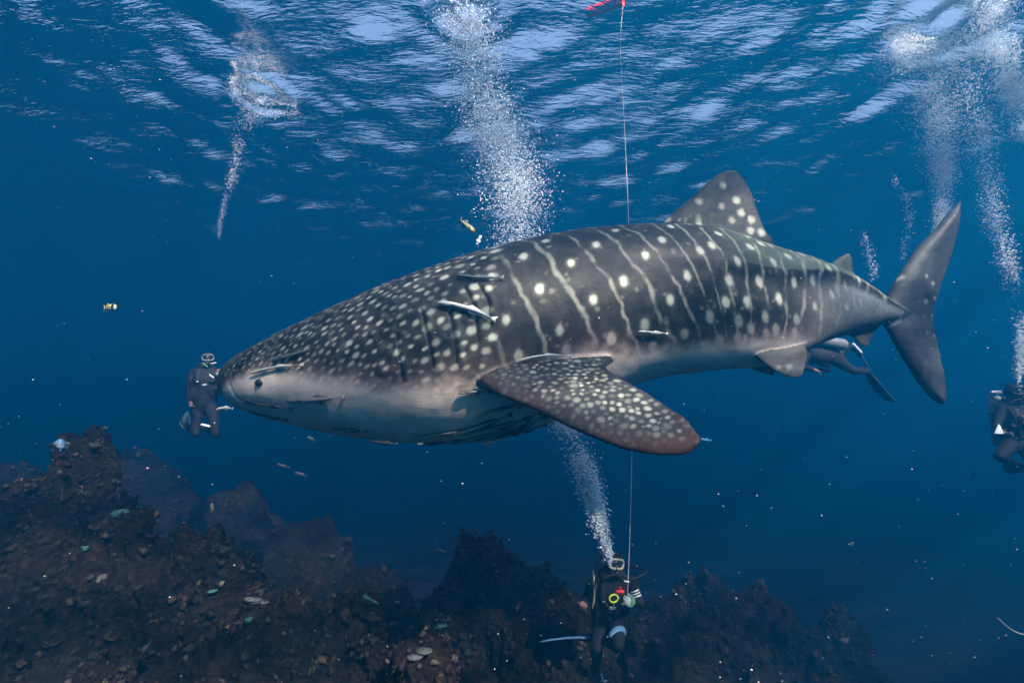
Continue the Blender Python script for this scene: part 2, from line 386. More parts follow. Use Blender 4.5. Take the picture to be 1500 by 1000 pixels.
# head: scattered round spots, finer towards the snout
acc = []
def try_spot(px, t_, r):
    x = (px-750)/F_PX*PK; s = t_*th_b(px)*rad_at(px)
    for (a, b, q) in acc:
        if (a-x)**2+(b-s)**2 < (0.5*(q+r))**2: return
    acc.append((x, s, r))
for _ in range(30000):
    px = 336+392*g.random()**0.9; t_ = g.uniform(0, 1.07)
    r = np.interp(px, [336, 352, 380, 430, 520, 620, 710, 740], [0.014, 0.019, 0.030, 0.044, 0.054, 0.064, 0.086, 0.12])*g.uniform(0.8, 1.25)
    try_spot(px, t_, r)
for x, s, r in acc:
    k = r*g.uniform(0.22, 0.36); spots.append((x, s, k*g.uniform(0.95, 1.35), k*g.uniform(0.8, 1.05), g.uniform(0.22, 0.85)))
SLX, SLV = [600,690,750,850,909,1003,1090,1150,1340], [90,105,128,146,134,60,15,0,0]
q = 602.0; cols = []; ci = 0
while q < 1300:
    sp = np.interp(q, [700, 900, 1050, 1200, 1300], [46, 45, 40, 28, 20]); cols.append((q, sp, ci)); q += sp; ci += 1
for q, sp, ci in cols:
    rows = [0.08, 0.30, 0.53, 0.74, 0.93] if ci % 2 else [0.18, 0.42, 0.64, 0.84, 0.97]
    for j, t_ in enumerate(rows):
        t2 = t_+g.normal(0, 0.018); px = q+sp*0.5+np.interp(q, SLX, SLV)*t2+g.normal(0, 2.0)
        if px < 722 or (px > 1160 and t_ > 0.75): continue
        x = (px-750)/F_PX*PK; s = t2*th_b(px)*rad_at(px); r = np.interp(px, [700, 1000, 1150, 1280], [0.031, 0.034, 0.030, 0.017])*g.uniform(0.82, 1.1)
        low = t_ > 0.8; spots.append((x, s, r*(0.95 if not low else 1.05), r*(1.15 if not low else 1.35), (0.95 if not low else 0.6)*g.uniform(0.8, 1)))
        for _k in range(3): spots.append((x+g.normal(0, 0.07), s+g.normal(0, 0.11), r*g.uniform(0.3, 0.75), r*g.uniform(0.3, 0.6), g.uniform(0.05, 0.24)))
SP = np.array(spots); val = np.zeros(len(V)); bi = np.where(is_body)[0]
order = np.argsort(V[bi, 0]); bi = bi[order]; bx = V[bi, 0]; bs = SARC[bi]; bv = np.zeros(len(bi))
jx = 0.006*noise3(V[bi]*30); js = 0.006*noise3(V[bi]*30+9)
for x, s, ra, rb, st_ in SP:
    i0, i1 = np.searchsorted(bx, [x-2.2*ra-0.01, x+2.2*ra+0.01])
    if i1 <= i0: continue
    e = np.hypot((bx[i0:i1]-x+jx[i0:i1])/ra, (bs[i0:i1]-s+js[i0:i1])/rb)
    bv[i0:i1] = np.maximum(bv[i0:i1], st_*(1-sst(0.55, 1.30, e)) + 0.10*st_*(1-sst(1.0, 2.1, e)))
val[bi] = bv
# bars
tt = np.clip(TH/THB, 0, 1.3); qv = PX.copy()
for _ in range(12): qv = 0.5*qv + 0.5*(PX - np.interp(qv, SLX, SLV)*tt)
qs = np.array([c[0] for c in cols]); kk = np.clip(np.searchsorted(qs, qv+8)-1, 0, len(qs)-1)
wob = 6*fbm(V*5+3, 3)
dq = np.minimum(np.abs(qv+wob-qs[kk]), np.abs(qv+wob-qs[np.minimum(kk+1, len(qs)-1)]))
bar = (1-sst(1.0, 4.0, dq))*sst(0.02, 0.2, tt)*np.clip(0.82+1.1*fbm(V*7+31, 3), 0.1, 1)*sst(715, 760, PX)*is_body
bar *= np.interp(PX, [700, 1000, 1150, 1300], [0.40, 0.42, 0.48, 0.5])
ret = np.clip(fbm(V*17+40, 2), 0, 1)*0.13*(PX < 720)+np.clip(fbm(V*9+70, 3), 0, 1)*0.05
pat = np.maximum(val, np.maximum(bar, ret))*1.0
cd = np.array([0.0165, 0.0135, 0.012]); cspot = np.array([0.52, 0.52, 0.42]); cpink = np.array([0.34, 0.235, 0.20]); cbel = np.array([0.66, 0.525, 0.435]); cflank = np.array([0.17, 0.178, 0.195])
edge = sst(0.34, 0.02, THB-TH) if False else 1-sst(0.02, 0.36, THB-TH)
back = cd[None, :]*(1-edge)[:, None] + np.array([0.075, 0.052, 0.045])[None, :]*edge[:, None]
back *= (1+0.55*w1+0.35*w2)[:, None].clip(0.4, 2)
sc_ = cspot[None, :]*(1-edge*0.75)[:, None] + cpink[None, :]*(edge*0.75)[:, None]*1.5
green = (sst(1000, 1180, PX)*(TH < np.interp(PX, KEEL_X, KEEL_T)))[:, None]  # greenish top light above the keel towards the tail, painted into the skin colour
back = back*(1-green) + np.array([0.105, 0.125, 0.085])*green; sc_ = sc_*(1-0.5*green) + np.array([0.45, 0.56, 0.36])*0.5*green
col = back*(1-pat[:, None]) + sc_*pat[:, None]
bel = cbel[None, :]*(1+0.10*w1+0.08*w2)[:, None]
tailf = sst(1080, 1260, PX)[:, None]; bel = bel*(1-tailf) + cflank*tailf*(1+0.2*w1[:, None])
bel = bel*(1-0.35*pat[:, None]*0) 
ghost = (val*0.35*sst(0.25, 0.0, TH-THB))[:, None] if False else 0
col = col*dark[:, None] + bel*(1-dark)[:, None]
# fins
fi = ~is_body
def fin_paint(sel, base, pts, r, strength=0.8, mott=0.5, sc2=cspot):
    idx = np.where(sel)[0]; c = base[None, :]*(1+mott*w1[idx]+0.4*w2[idx])[:, None].clip(0.4, 2); v = np.zeros(len(idx)); A = V[idx]; A = A+0.007*np.stack([noise3(A*28+q_*5) for q_ in range(3)], -1)
    for p, rr, s_ in pts:
        e = np.linalg.norm(A-np.array(p)[None, :], axis=1)/rr; v = np.maximum(v, s_*(1-sst(0.45, 1.35, e)))
    v = v[:, None]; col[idx] = c*(1-v)+sc2[None, :]*v
dsel = fin_d | fi & (PX > 930) & (PX < 1150) & (V[:, 2] > 0.5); dz = V[dsel]
dp = [(1058,273),(1023,297),(1055,304),(1078,294),(1035,322),(1101,322),(1070,324),(996,326),(977,321),(1099,338),(1085,312),(1116,340)]
fin_paint(dsel, np.array([0.036, 0.034, 0.034]), [(P(a, b, 3.95+o), 0.036, 0.75) for a, b in dp for o in (0, 0.06)], 0.04)
tsel = fi & (PX > 1270); tp = [(P(1300+70*g.random(), 400+120*g.random(), 3.98+0.05*g.random()), 0.012+0.012*g.random(), 0.45) for _ in range(60)]
fin_paint(tsel, np.array([0.042, 0.044, 0.050]), tp, 0.02, mott=0.35)
col[fi & (PX > 1200) & (PX < 1262) & (V[:, 2] > 0.45)] = np.array([0.10, 0.10, 0.10])
osel = (fi & (V[:, 2] < 0.25) & (PX > 1080) & (PX < 1295)) | fin_v | fin_v2; fin_paint(osel, np.array([0.062, 0.058, 0.056]), [(P(1141,533,3.62), 0.045, 0.8), (P(1156,532,3.6), 0.045, 0.8), (P(1172,536,3.58), 0.03, 0.4)], 0.05, mott=0.4)
psel = fin_p | fi & (PX > 600) & (PX < 1300) & (V[:, 2] < 0.35) & (V[:, 1] < 3.75) & (V[:, 0] < 1.6) & (V[:, 1] < 3.5)
far_p = fi & (V[:, 1] > 4.3) & (V[:, 2] < 0.3) & (PX < 1060)
SFp = FINS['pectoral']; pts = []; accp = []
for _ in range(7000):
    i, j = g.integers(6, 89), g.integers(1, 31); p = SFp[i, j]; s_ = i/89; c_ = j/33; r = 0.048*g.uniform(0.7, 1.3)*(1-0.2*s_)
    if any(np.dot(p-a, p-a) < (0.5*(r+b))**2 for a, b in accp): continue
    accp.append((p, r)); pts.append((p, r*g.uniform(0.34, 0.5), g.uniform(0.12, 0.8)*np.interp(c_, [0, 0.2, 0.5, 1], [0.12, 0.45, 1, 0.9])*np.interp(s_, [0, 0.75, 1], [1, 0.9, 0.15])))
fin_paint(psel, np.array([0.026, 0.024, 0.024]), pts, 0.03, mott=0.7)
LE = FINS['pectoral'][:, 0]; idx = np.where(psel)[0]; dle = np.min(np.linalg.norm(V[idx][:, None, :]-LE[None, ::3, :], axis=2), axis=1); tipx = sst(0.35, 1.0, V[idx, 0])
rd = (1-sst(0.03, 0.15, dle))*(0.25+0.75*tipx); rd = np.maximum(rd, 0.8*sst(0.86, 1.0, V[idx, 0])); rd = (rd*0.75)[:, None]
col[idx] = col[idx]*(1-rd) + np.array([0.085, 0.032, 0.024])*rd
fin_paint(far_p, np.array([0.06, 0.056, 0.056]), [], 0.03)
dk = np.maximum(groove*0.85*(0.35+0.65*dark), np.maximum(g_m*0.35, g_n*0.7))[:, None]; col = col*(1-dk) + np.array([0.02, 0.018, 0.018])*dk
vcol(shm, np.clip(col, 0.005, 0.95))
m_shark = simple('shark_skin', (0, 0, 0), 0.55, 0.22, var=0.10, scale=55, bump=0.004, attr='tint'); shm.materials.clear(); shm.materials.append(m_shark)
shark = link('whale_shark', shm); recenter(shark, (0.2, SY, 0.1))
tag(shark, 'huge whale shark, dark back covered in pale spots and bars, pale belly', 'whale shark')
BVH = BVHTree.FromPolygons([tuple(p) for p in V2], [tuple(p.vertices) for p in shm.polygons])
def on_shark(px, py, lift=0.03, default=3.6):
    d = ray(px, py); hit = BVH.ray_cast(Vector((0, 0, 0)), d.normalized())
    if hit[0] is None: return P(px, py, default)
    return hit[0] - d.normalized()*lift
m_eye = simple('shark_eye', (0.012, 0.012, 0.014), 0.15, 0.6, var=0.1)
for sgn in (1, -1):
    p = on_shark(380, 560, -0.004)
    if sgn < 0: p = Vector((p.x, 2*SY-p.y, p.z))
    MB().ellipsoid(p, (0.032, 0.022, 0.028)).obj('eye', m_eye, shark)

# ------------------------------------------------------------------ seabed and reef
m_rock, t, out = mat('reef_rock'); N = t.nodes.new; L = t.links.new
pr = N('ShaderNodeBsdfPrincipled'); pr.inputs['Roughness'].default_value = 0.95; pr.inputs['Specular IOR Level'].default_value = 0.08; L(pr.outputs[0], out.inputs[0])
tc = N('ShaderNodeTexCoord'); n1 = N('ShaderNodeTexNoise'); n1.inputs['Scale'].default_value = 11; n1.inputs['Detail'].default_value = 9; n1.inputs['Roughness'].default_value = 0.72; L(tc.outputs['Object'], n1.inputs['Vector'])
n2 = N('ShaderNodeTexNoise'); n2.inputs['Scale'].default_value = 2.2; n2.inputs['Detail'].default_value = 4; L(tc.outputs['Object'], n2.inputs['Vector'])
vo_ = N('ShaderNodeTexVoronoi'); vo_.inputs['Scale'].default_value = 19; L(tc.outputs['Object'], vo_.inputs['Vector'])
r1 = N('ShaderNodeValToRGB'); e_ = r1.color_ramp.elements; e_[0].position = 0.33; e_[0].color = (0.008, 0.007, 0.007, 1); e_[1].position = 0.72; e_[1].color = (0.055, 0.045, 0.038, 1)
k_ = e_.new(0.52); k_.color = (0.024, 0.019, 0.016, 1); L(n1.outputs[0], r1.inputs[0])
r2 = N('ShaderNodeValToRGB'); e_ = r2.color_ramp.elements; e_[0].position = 0.35; e_[0].color = (0.75, 0.8, 0.95, 1); e_[1].position = 0.65; e_[1].color = (1.25, 1.0, 0.8, 1); L(n2.outputs[0], r2.inputs[0])
mm_ = N('ShaderNodeMix'); mm_.data_type = 'RGBA'; mm_.blend_type = 'MULTIPLY'; mm_.inputs[0].default_value = 1; L(r1.outputs[0], mm_.inputs[6]); L(r2.outputs[0], mm_.inputs[7]); L(mm_.outputs[2], pr.inputs['Base Color'])
ad_ = N('ShaderNodeMath'); ad_.operation = 'MULTIPLY_ADD'; ad_.inputs[1].default_value = -0.45; L(vo_.outputs['Distance'], ad_.inputs[0]); L(n1.outputs[0], ad_.inputs[2])
bp_ = N('ShaderNodeBump'); bp_.inputs['Strength'].default_value = 1.0; bp_.inputs['Distance'].default_value = 0.09; L(ad_.outputs[0], bp_.inputs['Height']); L(bp_.outputs[0], pr.inputs['Normal'])
m_coral = simple('coral_crust', (0, 0, 0), 0.9, 0.1, var=0.5, scale=28, bump=0.02, attr='tint')
def bed_z(X, Y):
    z = -4.4 - 0.13*np.clip(X + 0.5, 0, 8) - 0.13*np.clip(Y - 7, 0, 70) - 0.05*np.clip(-X-6, 0, 40)
    return np.maximum(z, -16.5) + 0.35*fbm(np.stack([X*0.5, Y*0.5, 0*X], -1), 4)
X, Y = np.meshgrid(axis(-85, 85, -9, 9, 0.14, 1.08), axis(-36, 112, 1.5, 14, 0.14, 1.08))
seabed = link('seabed', grid('seabed', X, Y, bed_z(X, Y), m_rock)); tag(seabed, 'dark rocky sea floor sloping into deep water', kind='structure')
def ico(sub=1):
    t_ = (1+5**.5)/2; v = [(-1,t_,0),(1,t_,0),(-1,-t_,0),(1,-t_,0),(0,-1,t_),(0,1,t_),(0,-1,-t_),(0,1,-t_),(t_,0,-1),(t_,0,1),(-t_,0,-1),(-t_,0,1)]
    f = [(0,11,5),(0,5,1),(0,1,7),(0,7,10),(0,10,11),(1,5,9),(5,11,4),(11,10,2),(10,7,6),(7,1,8),(3,9,4),(3,4,2),(3,2,6),(3,6,8),(3,8,9),(4,9,5),(2,4,11),(6,2,10),(8,6,7),(9,8,1)]
    v = [Vector(p).normalized() for p in v]
    for _ in range(sub):
        c = {}; nf = []
        def mid(a, b):
            k = (min(a, b), max(a, b))
            if k not in c: c[k] = len(v); v.append(((v[a]+v[b])/2).normalized())
            return c[k]
        for a, b, d in f:
            x, y, z = mid(a, b), mid(b, d), mid(d, a); nf += [(a, x, z), (b, y, x), (d, z, y), (x, y, z)]
        f = nf
    return np.array([tuple(p) for p in v]), np.array(f)
ICO0, ICO1 = ico(0), ico(1)
def tufts():
    """knobbly coral colonies and short branching tufts, unit size"""
    T = []; g = np.random.default_rng(4)
    for k in range(5):
        v, f = ICO1 if k == 0 else ICO0; d = 1+0.8*noise3(v*1.7+k*7)+0.7*noise3(v*4+k*3); T.append((v*d[:, None]*np.array([1, 1, 0.75]), f))
    for k in range(5):                                   # branching: a fan of tapered three-sided twigs
        vs_, fs_ = [], []
        for j in range(7):
            a, e = g.uniform(0, 6.28), g.uniform(0.25, 1.4); d = np.array([math.cos(a)*math.cos(e), math.sin(a)*math.cos(e), math.sin(e)])
            b = d*0.12+np.array([g.normal(0, .22), g.normal(0, .22), -.25]); u = np.cross(d, [0.3, 0.2, 0.9]); u /= np.linalg.norm(u); w = np.cross(d, u); o = len(vs_)
            Ln = g.uniform(0.7, 1.25)
            for s_, r in ((0, .19), (Ln, .08)):
                for q in range(3): vs_.append(b+d*s_+(u*math.cos(2.09*q)+w*math.sin(2.09*q))*r)
            for i in range(1):
                for q in range(3):
                    a1, a2 = o+i*3+q, o+i*3+(q+1) % 3; fs_ += [(a1, a2, a2+3), (a1, a2+3, a1+3)]
            fs_.append((o+3, o+4, o+5))
        T.append((np.array(vs_), np.array(fs_)))
    return T
TUFTS = tufts()
PAL = np.array([[0.15,0.105,0.08],[0.11,0.085,0.075],[0.13,0.10,0.105],[0.10,0.095,0.055],[0.19,0.14,0.10],[0.075,0.06,0.05],[0.26,0.22,0.18],[0.14,0.085,0.06]])
PALP = np.array([.2,.2,.13,.12,.1,.14,.04,.07])
def scatter(name, V_, N_, n, size, g, parent, pal=PAL, palp=PALP):
    pick = g.choice(len(V_), n, replace=True); vs_, fs_, cs_ = [], [], []; o = 0
    patch = fbm(V_[pick]*0.9+60, 2)
    for c, i in enumerate(pick):
        tv, tf = TUFTS[g.integers(3, 10) if patch[c] > -0.1 else g.integers(0, 8)]
        n_ = N_[i]*0.6+np.array([0, 0, 0.5])+g.normal(0, 0.2, 3); n_ /= np.linalg.norm(n_); a = np.cross(n_, g.normal(size=3)); a /= np.linalg.norm(a); b = np.cross(n_, a)
        s_ = size*0.36*np.exp(g.normal(0, 0.36)); M = np.stack([a, b, n_])*s_*np.array([[g.uniform(.8, 1.3)], [g.uniform(.8, 1.3)], [g.uniform(.6, 1.2)]])
        vs_.append(tv@M+V_[i]+n_*s_*0.15); fs_.append(tf+o); o += len(tv)
        k = g.choice(len(pal), p=palp); cc = pal[k]*np.exp(g.normal(-1.75, 0.45))
        cs_.append(np.repeat(cc[None, :], len(tv), 0))
    me = mesh_np(name, np.concatenate(vs_), np.concatenate(fs_), False, m_coral); vcol(me, np.concatenate(cs_))
    ob = link(name, me, parent); ob.matrix_parent_inverse = Matrix.Translation(-parent.location); tag(ob, kind='stuff'); return ob
REEF = {}
def reef(label, bumps, n, size, step, seed, pinch=1.0):
    g = np.random.default_rng(seed); C = [(P(a, b, d), r, k) for a, b, d, r, k in bumps]
    x0, x1 = min(c.x-2.6*r for c, r, k in C), max(c.x+2.6*r for c, r, k in C); y0, y1 = min(c.y-2.4*r for c, r, k in C), max(c.y+2.4*r for c, r, k in C)
    X, Y = np.meshgrid(np.arange(x0, x1, step), np.arange(max(y0, 1.7), y1, step)); W = np.stack([X*0.8, Y*0.8, 0*X+seed], -1)
    dx, dy = 0.35*fbm(W, 3), 0.35*fbm(W+50, 3); bz = bed_z(X, Y); E = np.zeros_like(X); Zt = bz-0.4
    for c, r, k in C:
        d = np.hypot(X+dx-c.x, Y+dy-c.y)/r; base = -6.2; z = base+(c.z-base)*np.exp(-np.power(d*0.85, k)); Zt = np.logaddexp(Zt*5, z*5)/5
    pk = max(c.z for c, r, k in C)
    q = np.stack([X, Y, Zt*1.0], -1)
    Zt = Zt + 0.22*fbm(q*1.1+seed, 4) + 0.22*np.abs(fbm(q*2.6+9, 3))
    ny, nx = X.shape; i = np.arange(ny*nx).reshape(ny, nx); f = np.stack([i[:-1, :-1], i[:-1, 1:], i[1:, 1:], i[1:, :-1]], -1).reshape(-1, 4)
    v = np.stack([X, Y, Zt], -1).reshape(-1, 3); keep = (Zt > bz-0.35).ravel(); f = f[keep[f].all(1)]
    used = np.zeros(len(v), bool); used[f] = True; mp_ = np.cumsum(used)-1; v = v[used]; f = mp_[f]
    me = mesh_np('reef_mound', v, f, True, m_rock); N_ = normals(me); v2 = v+N_*(0.16*fbm(v*2.3+3, 3)+0.10*fbm(v*6+8, 3)+0.035*fbm(v*17+2, 2))[:, None]
    me.vertices.foreach_set('co', v2.astype(np.float32).ravel()); me.update()
    o = link('reef_mound', me); c = C[0][0]; recenter(o, (c.x, c.y, c.z-1.0)); tag(o, label, 'reef', 'reef mounds rising from the sea floor')
    N_ = normals(me); ok = np.where((v2[:, 1] > 2.2) & (N_[:, 1] < 0.75))[0]
    scatter('coral_crust', v2[ok], N_[ok], n, size, g, o); REEF[seed] = (v2, N_, o); return o
reef('tall brown reef pinnacle overgrown with coral, sloping down in brown rubble',
     [(120,650,4.7,0.62,2.2),(70,730,4.5,0.8,2.4),(185,735,4.5,0.75,2.2),(290,805,4.4,0.85,2.2),(400,855,4.3,0.85,2.2),(500,900,4.4,0.85,2.2),(120,900,3.6,0.9,2.2),(300,960,3.5,0.9,2.2),(600,985,3.9,0.7,2.2)], 24000, 0.055, 0.036, 1)
reef('rounded coral mound standing behind the diver who holds the line',
     [(720,800,7.2,0.8,2.8),(665,845,7.0,0.7,2.6),(790,838,7.0,0.85,2.6),(840,890,6.8,0.9,2.4),(560,900,5.9,0.9,2.2),(640,930,5.6,1.0,2.2)], 12000, 0.066, 0.045, 2)
reef('low broken coral ridge dropping away towards open blue water',
     [(1000,872,7.5,1.0,2.4),(1060,855,8.5,1.1,2.4),(960,905,6.8,0.9,2.4),(1150,892,8.0,0.9,2.4),(1240,915,8.2,0.7,2.4),(1080,930,7.0,1.0,2.2)], 11000, 0.07, 0.05, 3)
reef('coral covered boulder below the fins of the diver holding the line',
     [(960,995,6.0,0.9,2.4),(760,1000,5.0,0.9,2.2),(850,1010,5.3,0.9,2.2),(1060,1010,6.0,0.8,2.2)], 4500, 0.065, 0.06, 4)
reef('hazy distant reef slope behind the diver at the whale shark\'s snout',
     [(215,665,11,1.6,2.2),(350,715,10.5,1.5,2.2),(440,775,9.5,1.3,2.2),(5,675,9.5,1.5,2.2),(540,840,9,1.1,2.2)], 2600, 0.13, 0.12, 5)
# pale and turquoise colonies that stand out on the rock
def on_reef(px, py):
    d = ray(px, py).normalized(); best = None
    for k in REEF_BVH:
        h = k.ray_cast(Vector((0, 0, 0)), d)
        if h[0] is not None and (best is None or h[3] < best[1]): best = (h[0], h[3], h[1])
    return best
REEF_BVH = [BVHTree.FromPolygons([tuple(p) for p in REEF[k][0]], [tuple(p.vertices) for p in REEF[k][2].data.polygons]) for k in REEF]
m_teal = simple('turquoise_coral', (0.045, 0.12, 0.11), 0.8, 0.2, var=0.45, scale=25, bump=0.01)
m_pale = simple('pale_coral', (0.09, 0.09, 0.085), 0.8, 0.2, var=0.4, scale=25, bump=0.01)
gc = np.random.default_rng(77)
def colony(px, py, size, m, shape, label, cat='coral', group=None):
    h = on_reef(px, py)
    if h is None: return
    c = h[0]; b = MB()
    if shape == 'stick':
        for k in range(3):
            d = Vector((gc.uniform(.4, 1), gc.uniform(-.3, .3), gc.uniform(-.7, -.2))).normalized(); s_ = c+Vector(gc.normal(0, 0.08*size, 3))+Vector((0, -0.03, 0.03))
            b.tube([s_-d*size, s_, s_+d*size+Vector((0, 0, 0.02))], [size*.16, size*.22, size*.08], 7, True)
    else:
        for k in range(7):
            r = size*gc.uniform(.28, .5); p = c if k == 0 else p+Vector((gc.uniform(-.9, .9)*r, gc.uniform(-.6, .6)*r, gc.uniform(-.02, .28)*r))
            b.ellipsoid(p, (r*1.3, r, r*(0.35 if shape == 'plate' else 0.8)), n=9, m=6)
    o = b.obj('coral_colony', m, origin=c); tag(o, label, cat, group)
for a in [(546,884,.07,m_teal,'stick','turquoise stick-like coral lying on the brown reef slope'),
          (582,882,.10,m_teal,'plate','small turquoise plate coral beside the stick-like coral'),
          (642,918,.10,m_teal,'plate','turquoise plate coral at the foot of the rounded mound'),
          (607,962,.09,m_pale,'plate','pale plate coral low on the brown rubble ridge'),
          (86,652,.10,m_pale,'lump','pale blue-white coral lump on the tip of the reef pinnacle'),
          (172,756,.10,m_teal,'lump','green-turquoise coral lump halfway up the reef pinnacle'),
          (148,852,.07,m_pale,'lump','pale coral lump on the dark face of the pinnacle'),
          (305,868,.06,m_teal,'plate','small green-turquoise coral on the pinnacle\'s lower shoulder'),
          (365,910,.06,m_teal,'lump','small green coral lump low on the rubble slope'),
          (125,804,.05,m_teal,'plate','tiny blue-green coral on the pinnacle face'),
          (386,882,.09,m_pale,'plate','pale branching patch of coral on the rubble slope')]: colony(*a)

# ------------------------------------------------------------------ divers
m_body = simple('wetsuit_and_skin', (0, 0, 0), 0.75, 0.15, var=0.25, scale=40, bump=0.002, attr='tint')
m_vest = simple('black_nylon', (0.016, 0.017, 0.021), 0.7, 0.2, var=0.4, scale=60, bump=0.003)
m_rub = simple('black_rubber', (0.012, 0.012, 0.014), 0.5, 0.3, var=0.2)
m_steel = simple('tank_paint', (0.20, 0.21, 0.22), 0.4, 0.5, var=0.2)
m_chrome = simple('bright_metal', (0.34, 0.35, 0.36), 0.35, 0.6, metal=0.5, var=0.1)
m_lens = simple('mask_glass', (0.02, 0.03, 0.04), 0.06, 0.8, var=0.05)
m_white = simple('white_plastic', (0.78, 0.80, 0.80), 0.45, 0.4, var=0.08)
m_cream = simple('cream_silicone', (0.42, 0.40, 0.27), 0.5, 0.3, var=0.1)
m_blue = simple('blue_blade', (0.06, 0.22, 0.42), 0.4, 0.4, var=0.15)
m_paleblue = simple('pale_blue_band', (0.11, 0.24, 0.40), 0.5, 0.4, var=0.2)
m_yellow = simple('yellow_plastic', (0.70, 0.85, 0.04), 0.4, 0.4, var=0.08)
m_maskgrey = simple('grey_silicone', (0.16, 0.18, 0.19), 0.5, 0.4, var=0.1)
m_red = simple('red_plastic', (0.85, 0.03, 0.02), 0.4, 0.4, var=0.1)
m_green = simple('green_stripe', (0.16, 0.42, 0.22), 0.6, 0.3, var=0.1)
m_grey = simple('grey_blade', (0.10, 0.13, 0.15), 0.5, 0.3, var=0.2)
SUIT = np.array([0.014, 0.016, 0.022]); SKIN = np.array([0.20, 0.12, 0.09])
def frame(z, hint):
    z = z.normalized(); x = (hint - z*hint.dot(z)).normalized(); return x, z.cross(x), z
def hand(b, wrist, elbow, palm_dir, curl=0.9, sgn=1):
    d = (wrist-elbow).normalized(); n_ = (palm_dir - d*palm_dir.dot(d)).normalized(); w = d.cross(n_)*sgn
    pc = wrist+d*0.055; b.ellipsoid(pc, (0.042, 0.020, 0.058), (w, n_, d), 12, 8); b.tube([wrist-d*0.03, wrist+d*0.03], [0.031, 0.030], 10, True)
    for k, Lf in enumerate((0.066, 0.078, 0.072, 0.056)):
        p = wrist+d*0.098+w*(0.034-0.0225*k); pts = [p]; a = 0.25
        for j in range(3):
            a += curl*0.55; pts.append(pts[-1]+(d*math.cos(a)+n_*math.sin(a))*Lf*(0.46, 0.31, 0.26)[j])
        b.tube(pts, [0.0105, 0.0098, 0.009, 0.0078], 8, True)
    p = wrist+d*0.035+w*0.036; b.tube([p, p+(w*0.6+d*0.6+n_*0.45).normalized()*0.034, p+(w*0.45+d*0.85+n_*0.75).normalized()*0.064], [0.014, 0.012, 0.0095], 8, True)
    return pc
def diver(label, J, look, suit=SUIT, mask_m=None, fin_m=None, rail_m=None, tank=True, glove=None, hoses=True):
    J = {k: Vector(v) for k, v in J.items()}; up = (J['neck']-J['pelvis']).normalized()
    rt = (J['shR']-J['shL']); rt = (rt-up*rt.dot(up)).normalized(); fw = up.cross(rt); 
    if fw.dot(Vector(look)) < -0.3: fw = -fw
    look = Vector(look).normalized(); hu = (up - look*up.dot(look)).normalized(); hr = look.cross(hu)
    H = J['head']; root = empty('diver', J['pelvis'] - up*0.9); b = MB()
    chest = J['neck']*0.72+J['pelvis']*0.28; waist = J['neck']*0.35+J['pelvis']*0.65
    b.tube([J['neck']-up*0.02, chest, waist, J['pelvis']], [0.105, 0.165, 0.145, 0.165], 18, True, flat=0.70, side=rt)
    b.tube([J['shL']*0.9+J['neck']*0.1, J['neck']-up*0.06, J['shR']*0.9+J['neck']*0.1], [0.070, 0.085, 0.070], 14, True)
    b.tube([J['neck']-up*0.05, H-up*0.03], [0.068, 0.062], 14, True)
    b.ellipsoid(H+hu*0.015-look*0.01, (0.082, 0.100, 0.118), (hr, look, hu), 18, 12); b.ellipsoid(H-hu*0.055+look*0.028, (0.058, 0.066, 0.062), (hr, look, hu), 14, 9)
    b.ellipsoid(H+look*0.100-hu*0.012, (0.014, 0.02, 0.024), (hr, look, hu), 8, 6)
    hands = {}
    for s, sg in (('L', 1), ('R', -1)):
        b.tube([J['sh'+s], (J['sh'+s]+J['el'+s])/2, J['el'+s]], [0.064, 0.056, 0.046], 12, True)
        b.tube([J['el'+s], J['el'+s]*0.65+J['wr'+s]*0.35, J['wr'+s]], [0.046, 0.047, 0.032], 12, True)
        hands[s] = hand(b, J['wr'+s], J['el'+s], J.get('palm'+s, fw+up*0.4), J.get('curl', Vector((0.9, 0, 0))).x, sg)
        b.tube([J['pelvis']+(J['hip'+s]-J['pelvis'])*0.8, J['hip'+s], J['hip'+s]*0.4+J['kn'+s]*0.6, J['kn'+s]], [0.100, 0.098, 0.080, 0.062], 14, True)
        k = J['kn'+s]; a = J['an'+s]; b.tube([k, k*0.68+a*0.32, a], [0.060, 0.062, 0.042], 12, True)
        td = (J['fin'+s]-a).normalized(); b.tube([a-td*0.05, a+td*0.13], [0.046, 0.036], 10, True)
    me = voxel(b.mesh('body'), 0.0085, 4, 0.5); Vb = verts(me); c = np.repeat(suit[None, :], len(Vb), 0)
    rel = Vb-np.array(H); lf, lu, lr = rel@np.array(look), rel@np.array(hu), rel@np.array(hr)
    face = (lf > 0.045) & (lu > -0.105) & (lu < 0.075) & (np.abs(lr) < 0.062) & (np.linalg.norm(rel, axis=1) < 0.17); c[face] = SKIN
    lips = (lf > 0.06) & (np.abs(lu+0.068) < 0.008) & (np.abs(lr) < 0.024) & face; c[lips] = (0.35, 0.12, 0.10)
    for s in 'LR':
        d = (J['wr'+s]-J['el'+s]).normalized(); r_ = Vb-np.array(J['wr'+s]); ax_ = r_@np.array(d); near_ = (np.linalg.norm(Vb-np.array(hands[s]), axis=1) < 0.105) & (ax_ > 0.012) & (np.linalg.norm(r_-ax_[:, None]*np.array(d), axis=1) < 0.075)
        gv = glove if (glove is not None and s == 'R') else None; c[near_] = SKIN if gv is None else gv
    me.materials.append(m_body); vcol(me, c); o = link('body', me, root); o.matrix_parent_inverse = Matrix.Translation(-root.location)
    # buoyancy vest: shell round the chest, shoulder straps, pockets, belt
    v = MB(); v.tube([chest+up*0.10+fw*-0.02, chest-up*0.03, waist, J['pelvis']+up*0.07], [0.165, 0.196, 0.192, 0.182], 20, True, flat=0.80, side=rt)
